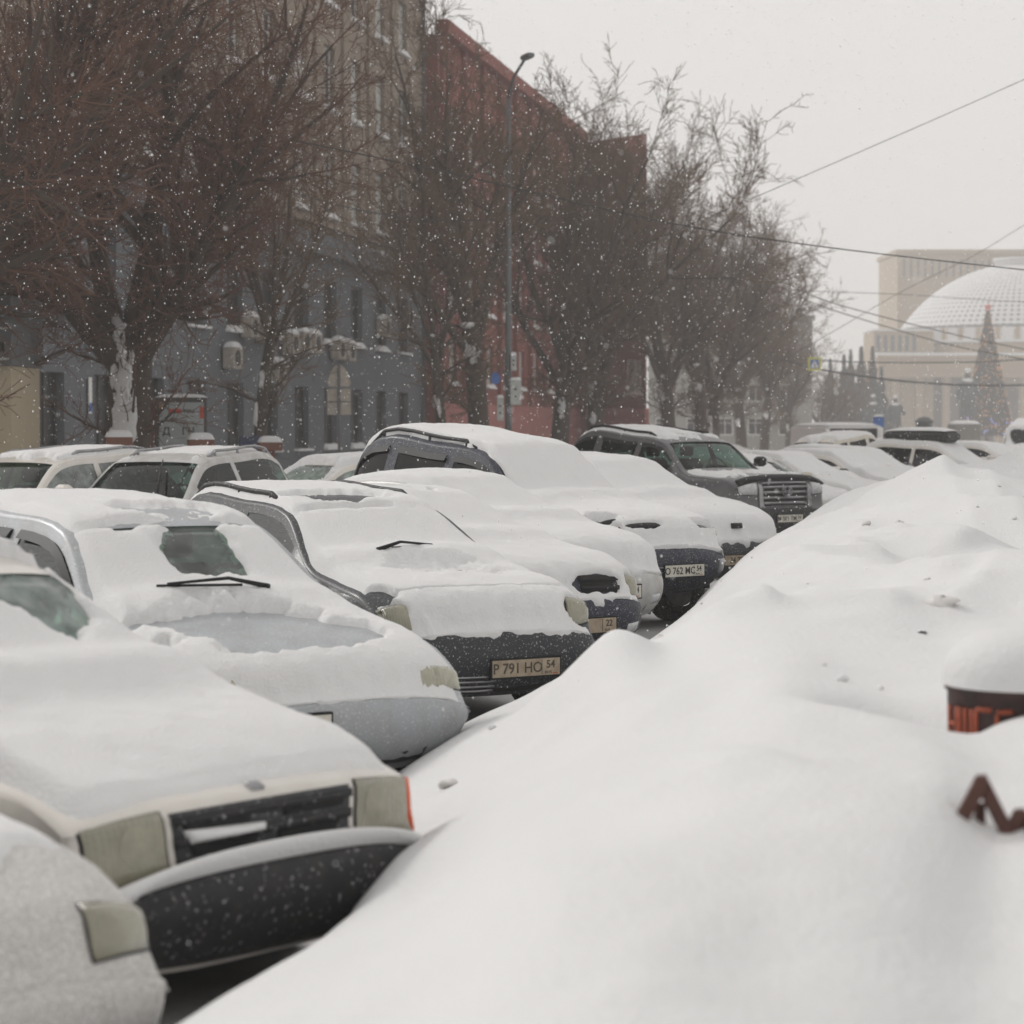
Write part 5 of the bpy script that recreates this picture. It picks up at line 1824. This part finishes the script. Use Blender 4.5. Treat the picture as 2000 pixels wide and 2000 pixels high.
# christmas tree
p = at(1928, 850, 350)
xt = empty('christmas_tree', (p.x, 350, float(ground_z(np.array(350.)))), 0, 'tall conical christmas tree with warm lights and a red star on the square', 'christmas tree')
zt = at(1928, 606, 350).z - xt.location.z
zb = 2.2
r0x = 50 / FPX * 350
segs = []
rx_ = random.Random(9)
for k in range(5200):
    f = rx_.random() ** .7
    z = zt - (zt - zb) * f
    a = rx_.uniform(0, 6.283)
    rr = r0x * f * rx_.uniform(.72, 1.0)
    L = .55
    segs.append((rr * math.cos(a), rr * math.sin(a), z, (rr + L * .6) * math.cos(a), (rr + L * .6) * math.sin(a), z - .22, .13, .03))
mkobj('foliage', tubes('foliage', segs, 3), xt, M['xmas'])
mb = MB()
mb.lathe([(r0x * .94, zb), (.05, zt - .2)], 20)
mb.build('core', M['xmas'], xt)
mb = MB()
mb.tube([(0, 0, -.5), (0, 0, zb + 1)], .3, 8)
mb.build('trunk', M['bark'], xt)
mbw, mbb = MB(), MB()
for k in range(260):
    f = rx_.random() ** .6
    z = zt - (zt - zb) * f
    a = rx_.uniform(math.pi, 2 * math.pi)
    rr = r0x * f + .25
    c_ = (rr * math.cos(a), rr * math.sin(a), z)
    e = .10
    tgt = mbb if (f > .86 and rx_.random() < .3) else mbw
    tgt.add([(c_[0] - e, c_[1], c_[2]), (c_[0] + e, c_[1], c_[2]), (c_[0], c_[1] - e, c_[2]), (c_[0], c_[1] + e, c_[2]), (c_[0], c_[1], c_[2] - e), (c_[0], c_[1], c_[2] + e)],
            [(0, 2, 5), (2, 1, 5), (1, 3, 5), (3, 0, 5), (2, 0, 4), (1, 2, 4), (3, 1, 4), (0, 3, 4)])
tag(mbw.build('warm_lights', M['xlight'], xt), kind='stuff')
tag(mbb.build('blue_lights', M['xblue'], xt), kind='stuff')
mb = MB()
mb.prism([((.75 if i % 2 == 0 else .3) * math.sin(i * math.pi / 5), zt + .45 + (.75 if i % 2 == 0 else .3) * math.cos(i * math.pi / 5)) for i in range(10)], 'y', -.1, .1)
mb.build('star', M['red'], xt)

# spruces left of the portico
def spruce(seed, H, Rr):
    r = random.Random(seed)
    segs = []
    for k in range(1500):
        f = r.random() ** .75
        z = H - (H - 1.0) * f
        a = r.uniform(0, 6.283)
        tier = .75 + .25 * math.sin(f * 34)
        rr = Rr * f * tier
        q = r.uniform(.2, .8)
        segs.append((rr * q * math.cos(a), rr * q * math.sin(a), z, rr * math.cos(a), rr * math.sin(a), z - .5 - .3 * f, .3, .04))
    return tubes('foliage', segs, 3)


SPR = [spruce(3, 17, 3.4), spruce(8, 15, 3.1)]
mb = MB()
mb.tube([(0, 0, -.5), (0, 0, 14)], [.28, .05], 7)
SPT = mb.data('trunk')
SPT.materials.append(M['bark'])
for sm_ in SPR:
    sm_.materials.append(M['spruce'])
for k, (px, top, lb) in enumerate(((1622, 700, 'leftmost'), (1648, 692, 'second from the left'), (1662, 682, 'third from the left'), (1682, 676, 'fourth from the left, tallest pair'), (1704, 676, 'fifth from the left, tallest pair'), (1722, 716, 'rightmost and lowest'))):
    Yc = 330 + k * 3
    gz = float(ground_z(np.array(float(Yc))))
    p = at(px, top, Yc)
    o = empty('spruce', (p.x, Yc, gz), k * 1.3, 'dark hazy spruce beside the theatre, ' + lb, 'tree', 'spruces beside the theatre')
    q = (p.z - gz) / (17 if k % 2 == 0 else 15)
    o.scale = (q, q, q)
    mkobj('foliage', SPR[k % 2], o)
    mkobj('trunk', SPT, o)

# bronze figures: one continuous skinned body each
def figure(name, joints, parent, mat, loc, sc=1.0):
    """joints: list of (x,y,z,r,parent index)"""
    me = bpy.data.meshes.new(name)
    me.from_pydata([j[:3] for j in joints], [(j[4], i) for i, j in enumerate(joints) if j[4] >= 0], [])
    o = bpy.data.objects.new(name, me)
    COL.objects.link(o)
    o.parent = parent
    o.location = loc
    o.scale = (sc, sc, sc)
    o.modifiers.new('skin', 'SKIN')
    lay = me.skin_vertices[0].data if me.skin_vertices else None
    for i, j in enumerate(joints):
        lay[i].radius = (j[3], j[3])
    lay[0].use_root = True
    ss = o.modifiers.new('sub', 'SUBSURF')
    ss.levels = ss.render_levels = 1
    me.materials.append(mat)
    return o


def standing(coat=True, arm=0.0):
    J = [(0, 0, 1.0, .19, -1), (0, 0, 1.28, .22, 0), (0, 0, 1.5, .16, 1), (0, 0, 1.6, .08, 2), (0, -.02, 1.72, .115, 3), (0, -.02, 1.82, .09, 4),
         (.22, 0, 1.45, .1, 2), (.32, -.03, 1.15, .085, 6), (.34, -.1 - arm, .9 + arm, .07, 7), (-.22, 0, 1.45, .1, 2), (-.32, -.02, 1.15, .085, 9), (-.33, -.08, .88, .07, 10),
         (.12, 0, .85, .15, 0), (.14, 0, .5, .13 if coat else .09, 12), (.15, 0, .08, .1, 13), (.15, -.16, .03, .06, 14), (-.12, 0, .85, .15, 0), (-.14, 0, .5, .13 if coat else .09, 16), (-.15, 0, .08, .1, 17), (-.15, -.16, .03, .06, 18)]
    return J


def statue(label, px, py_top, Yc, figs, ped):
    g_ = float(ground_z(np.array(float(Yc))))
    p = at(px, py_top, Yc)
    Ht = p.z - g_
    o = empty('bronze_statue', (p.x, Yc, g_), 0, label, 'statue')
    mb = MB()
    mb.box(-ped[0], ped[0], -1.4, 1.4, -.5, ped[1], .12)
    mb.box(-ped[0] - .3, ped[0] + .3, -1.7, 1.7, -.5, .6, .08)
    mb.build('pedestal', M['bronze'], o)
    for (dx, k, arm) in figs:
        sc_ = (Ht - ped[1]) * k / 1.9
        f_ = figure('figure', standing(True, arm), o, M['bronze'], (dx, 0, ped[1]), sc_)
        for (zz, ww) in ((1.88, .1), (1.56, .17)):
            P = np.zeros((7, 9, 3))
            for i, th_ in enumerate(np.linspace(0, math.pi, 7)):
                for j, ph_ in enumerate(np.linspace(0, 2 * math.pi, 9)):
                    P[i, j] = (ww * math.sin(th_) * math.cos(ph_), ww * .8 * math.sin(th_) * math.sin(ph_) - .06, .07 * math.cos(th_) + zz)
            mkobj('snow_patch', gridmesh('snow_patch', P), f_, M['snow'])
    return o


statue('large dark bronze standing figure on a block, left of the christmas tree', 1890, 722, 340, ((0, 1, .15),), (1.6, 3.0))
statue('dark bronze group of three figures with snow on their shoulders', 1705, 772, 325, ((-3.2, .97, .2), (0, 1.0, 0), (3.0, .98, .3)), (5.0, 1.4))

# dark advertising column and box truck, minibus on the square
p = at(1805, 815, 150)
g_ = float(ground_z(np.array(150.)))
mb = MB()
mb.lathe([(.5, g_), (.5, p.z - .35), (.58, p.z - .33), (.58, p.z - .22), (.3, p.z), (0, p.z + .05)], 20)
o = mb.build('advertising_column', M['steel'], None)
o.location = (p.x, 150, 0)
tag(o, 'dark round advertising column before the portico', 'column')


def minibus(px, Yc, wpx, ytop, label):
    g_ = float(ground_z(np.array(float(Yc))))
    p = at(px, ytop, Yc)
    w = wpx / FPX * Yc / 2
    h = p.z - g_
    o = empty('minibus', (p.x, Yc, g_), R(8), label, 'bus')
    mb = MB()
    mb.box(-w, w, 0, 6.5, .35, h - .12, .12)
    mb.build('body', M['white'], o)
    mb = MB()
    mb.box(-w + .18, w - .3, -.02, .03, h * .45, h - .24, .02)
    mb.build('windshield', M['pane_dark'], o)
    for k in range(4):
        mb = MB()
        mb.box(w - .03, w + .012, .4 + k * 1.5, 1.7 + k * 1.5, h * .5, h - .45, .01)
        mb.build('side_window', M['pane_dark'], o)
    for sg in (-1, 1):
        mb = MB()
        mb.box(sg * (w - .25) - .14, sg * (w - .25) + .14, -.03, .02, .7, .9, .01)
        mb.build('headlight', M['lampclear'], o)
        for yy in (1.0, 5.0):
            mb = MB()
            mb.prism([(yy + .36 * math.cos(t), .36 + .36 * math.sin(t)) for t in np.linspace(0, 2 * math.pi, 15)[:-1]], 'x', sg * (w - .25), sg * (w + .005))
            mb.build('wheel', M['tyre'], o)
    mb = MB()
    mb.box(w - .02, w + .18, -.2, -.05, h * .55, h * .75, .02)
    mb.build('mirror', M['black'], o)
    c_ = snowcap(w - .05, 3.2, .16, h - .125, 'snow_cap', o)
    c_.location = (0, 3.25, 0)
    return o


minibus(1670, 110, 116, 826, 'white minibus with dark windshield on the square')
p = at(1889, 828, 128)
g_ = float(ground_z(np.array(128.)))
o = empty('box_truck', (p.x, 128, g_), R(-6), 'grey box truck with snow on its roof beside the lit tree', 'truck')
mb = MB()
h = p.z - g_
mb.box(-.72, .72, 0, 4.2, .8, h, .04)
mb.build('box', M['concrete'], o)
mb = MB()
mb.box(-.66, .66, 4.25, 5.8, .5, h - .3, .1)
mb.build('cab', M['boxgrey'], o)
for sg in (-.6, .6):
    for yy in (.9, 5.0):
        mb = MB()
        mb.prism([(yy + .4 * math.cos(t), .4 + .4 * math.sin(t)) for t in np.linspace(0, 2 * math.pi, 15)[:-1]], 'x', sg - .12, sg + .12)
        mb.build('wheel', M['tyre'], o)
c_ = snowcap(.74, 2.1, .2, h - .005, 'snow_cap', o)
c_.location = (0, 2.1, 0)
mb = MB()
mb.box(-.95, -.8, -.05, .05, h - 1.2, h - .5)
mb.build('mirror', M['white'], o)

# blue road sign on a post near the sculptures
p = at(1716, 818, 118)
g_ = float(ground_z(np.array(118.)))
o = empty('blue_sign', (p.x, 118, g_), 0, 'small blue square road sign on a thin post by the dark sculptures', 'road sign')
mb = MB()
mb.box(-.26, .26, -.02, .02, p.z - g_ - .42, p.z - g_ + .1, .01)
mb.build('sign_plate', M['blue'], o)
mb = MB()
mb.tube([(0, .05, 0), (0, .05, p.z - g_ + .1)], .04, 7)
mb.build('post', M['steel'], o)
snowcap(.26, .06, .12, p.z - g_ + .1, 'snow_cap', o)

# ------------------------------------------------------------------ overhead wires and the hung crossing sign
def wire(label, pts, rad, name='overhead_wire'):
    """pts: photo pixels with depth, joined by a sagging curve"""
    P = [at(*q) for q in pts]
    out = []
    n = len(P)
    for i in range(n - 1):
        for k in range(12):
            f = k / 12
            p0, p1, p2, p3 = P[max(i - 1, 0)], P[i], P[i + 1], P[min(i + 2, n - 1)]
            out.append(.5 * ((2 * p1) + (p2 - p0) * f + (2 * p0 - 5 * p1 + 4 * p2 - p3) * f * f + (3 * p1 - p0 - 3 * p2 + p3) * f ** 3))
    out.append(P[-1])
    mb = MB()
    mb.tube(out, rad, 6)
    o = mb.build(name, M['wire'], None)
    return tag(o, label, 'wire', 'overhead wires')


wire('long dark wire sloping down across the whole upper picture', [(480, 255, 46), (870, 336, 48), (1400, 452, 52), (2000, 527, 56), (2400, 560, 58)], .014)
wire('dark cable from upper left to the lamp pole', [(200, 240, 60), (480, 345, 64), (690, 408, 69), (850, 430, 72), (992, 428, 74)], .022)
wire('thin wire rising right out of the tree tops', [(1250, 480, 70), (1435, 402, 70), (1600, 331, 70), (1900, 200, 70), (2300, 20, 70)], .011)
wire('thick sagging cable holding the crossing sign', [(1380, 660, 180), (1545, 706, 180), (1591, 720, 180), (1780, 746, 180), (2000, 752, 180), (2300, 730, 180)], .075)
wire('cable running level above the portico columns', [(1400, 690, 200), (1640, 706, 200), (1850, 708, 200), (2000, 702, 200), (2300, 680, 200)], .06)
wire('upper of two wires slanting over the side hall', [(1560, 565, 150), (1640, 596, 150), (1850, 650, 150), (2000, 682, 150), (2300, 740, 150)], .034)
wire('lower of two wires slanting over the side hall', [(1560, 580, 150), (1640, 610, 150), (1850, 672, 150), (2000, 702, 150), (2300, 766, 150)], .034)
wire('faint wire climbing to the right over the stage tower', [(1380, 790, 160), (1640, 640, 160), (1760, 570, 160), (1900, 500, 160), (2000, 440, 160), (2200, 320, 160)], .022)
wire('faint level wire across the stage tower', [(1560, 568, 170), (1760, 575, 170), (2000, 590, 170), (2300, 600, 170)], .022)

p = at(1591, 711, 179.6)
cs = empty('crossing_sign', (p.x, p.y, p.z), 0, 'pedestrian crossing sign with yellow border hung from a cable', 'road sign')
mb = MB()
mb.box(-.48, .48, -.02, .02, -.48, .48, .01)
mb.build('border', M['yellow'], cs)
mb = MB()
mb.box(-.34, .34, -.03, -.021, -.34, .34)
mb.build('blue_field', M['blue'], cs)
mb = MB()
mb.prism([(-.3, -.26), (.3, -.26), (0, .28)], 'y', -.036, -.031)
mb.build('white_triangle', M['white'], cs)
mb = MB()
mb.prism([(-.1, -.2), (-.02, -.06), (-.03, .08), (.05, .08), (.04, -.05), (.12, -.2), (.06, -.2), (.0, -.1), (-.04, -.2)], 'y', -.041, -.037)
mb.prism([(.02 + .04 * math.cos(t), .13 + .04 * math.sin(t)) for t in np.linspace(0, 6.283, 9)[:-1]], 'y', -.041, -.037)
mb.build('walker', M['ink'], cs)

# ------------------------------------------------------------------ falling snow
rf = np.random.default_rng(21)
NF = 52000
fy_ = 2.6 + (rf.random(NF) ** (1 / 1.9)) * 52
fx_ = (rf.random(NF) - .5) * 2 * (1.2 + fy_ * .27)
fz_ = CAM_H + (rf.random(NF) * 2 - 1) * (.6 + fy_ * .2) + fy_ * .03
keepf = fz_ > .3
keepf &= ~((fy_ < 4) & (rf.random(NF) < .4))
fx_, fy_, fz_ = fx_[keepf], fy_[keepf], fz_[keepf]
k = len(fx_)
sz_ = (.0017 + .0036 * rf.random(k) ** 2.4) * np.clip(.42 + fy_ / 20, .5, 2.2)
st_ = rf.uniform(.9, 1.7, k)
octa = np.array([(1, 0, 0), (-1, 0, 0), (0, 1, 0), (0, -1, 0), (0, 0, 1), (0, 0, -1)], float)
V = np.stack([fx_, fy_, fz_], -1)[:, None] + octa[None] * sz_[:, None, None] * np.stack([np.ones(k), np.ones(k), st_], -1)[:, None]
tri = np.array([(0, 2, 4), (2, 1, 4), (1, 3, 4), (3, 0, 4), (2, 0, 5), (1, 2, 5), (3, 1, 5), (0, 3, 5)])
Fc = (tri[None] + (np.arange(k) * 6)[:, None, None]).reshape(-1, 3)
me = bpy.data.meshes.new('falling_snow')
me.vertices.add(k * 6)
me.vertices.foreach_set('co', V.astype(np.float32).ravel())
me.loops.add(len(Fc) * 3)
me.loops.foreach_set('vertex_index', Fc.astype(np.int32).ravel())
me.polygons.add(len(Fc))
me.polygons.foreach_set('loop_start', np.arange(0, len(Fc) * 3, 3, dtype=np.int32))
me.update(calc_edges=True)
fs = mkobj('falling_snow', me, None, M['flake'])
tag(fs, 'small white snowflakes falling through the air', kind='stuff')

# ------------------------------------------------------------------ haze
HZ = bpy.data.materials.new('haze_air')
HZ.use_nodes = True
HZ.cycles.volume_sampling = 'DISTANCE'
hn, hl = HZ.node_tree.nodes, HZ.node_tree.links
hn.remove(hn['Principled BSDF'])
pv = hn.new('ShaderNodeVolumePrincipled')
pv.inputs['Color'].default_value = (.985, .975, .968, 1)
pv.inputs['Density'].default_value = .0012
pv.inputs['Anisotropy'].default_value = .2
hl.new(pv.outputs[0], hn['Material Output'].inputs['Volume'])
mb = MB()
mb.box(-1560, 1560, -70, 2560, -25, 60)
hz = mb.build('haze', HZ, None)
tag(hz, 'pale snowy haze filling the air', kind='stuff')
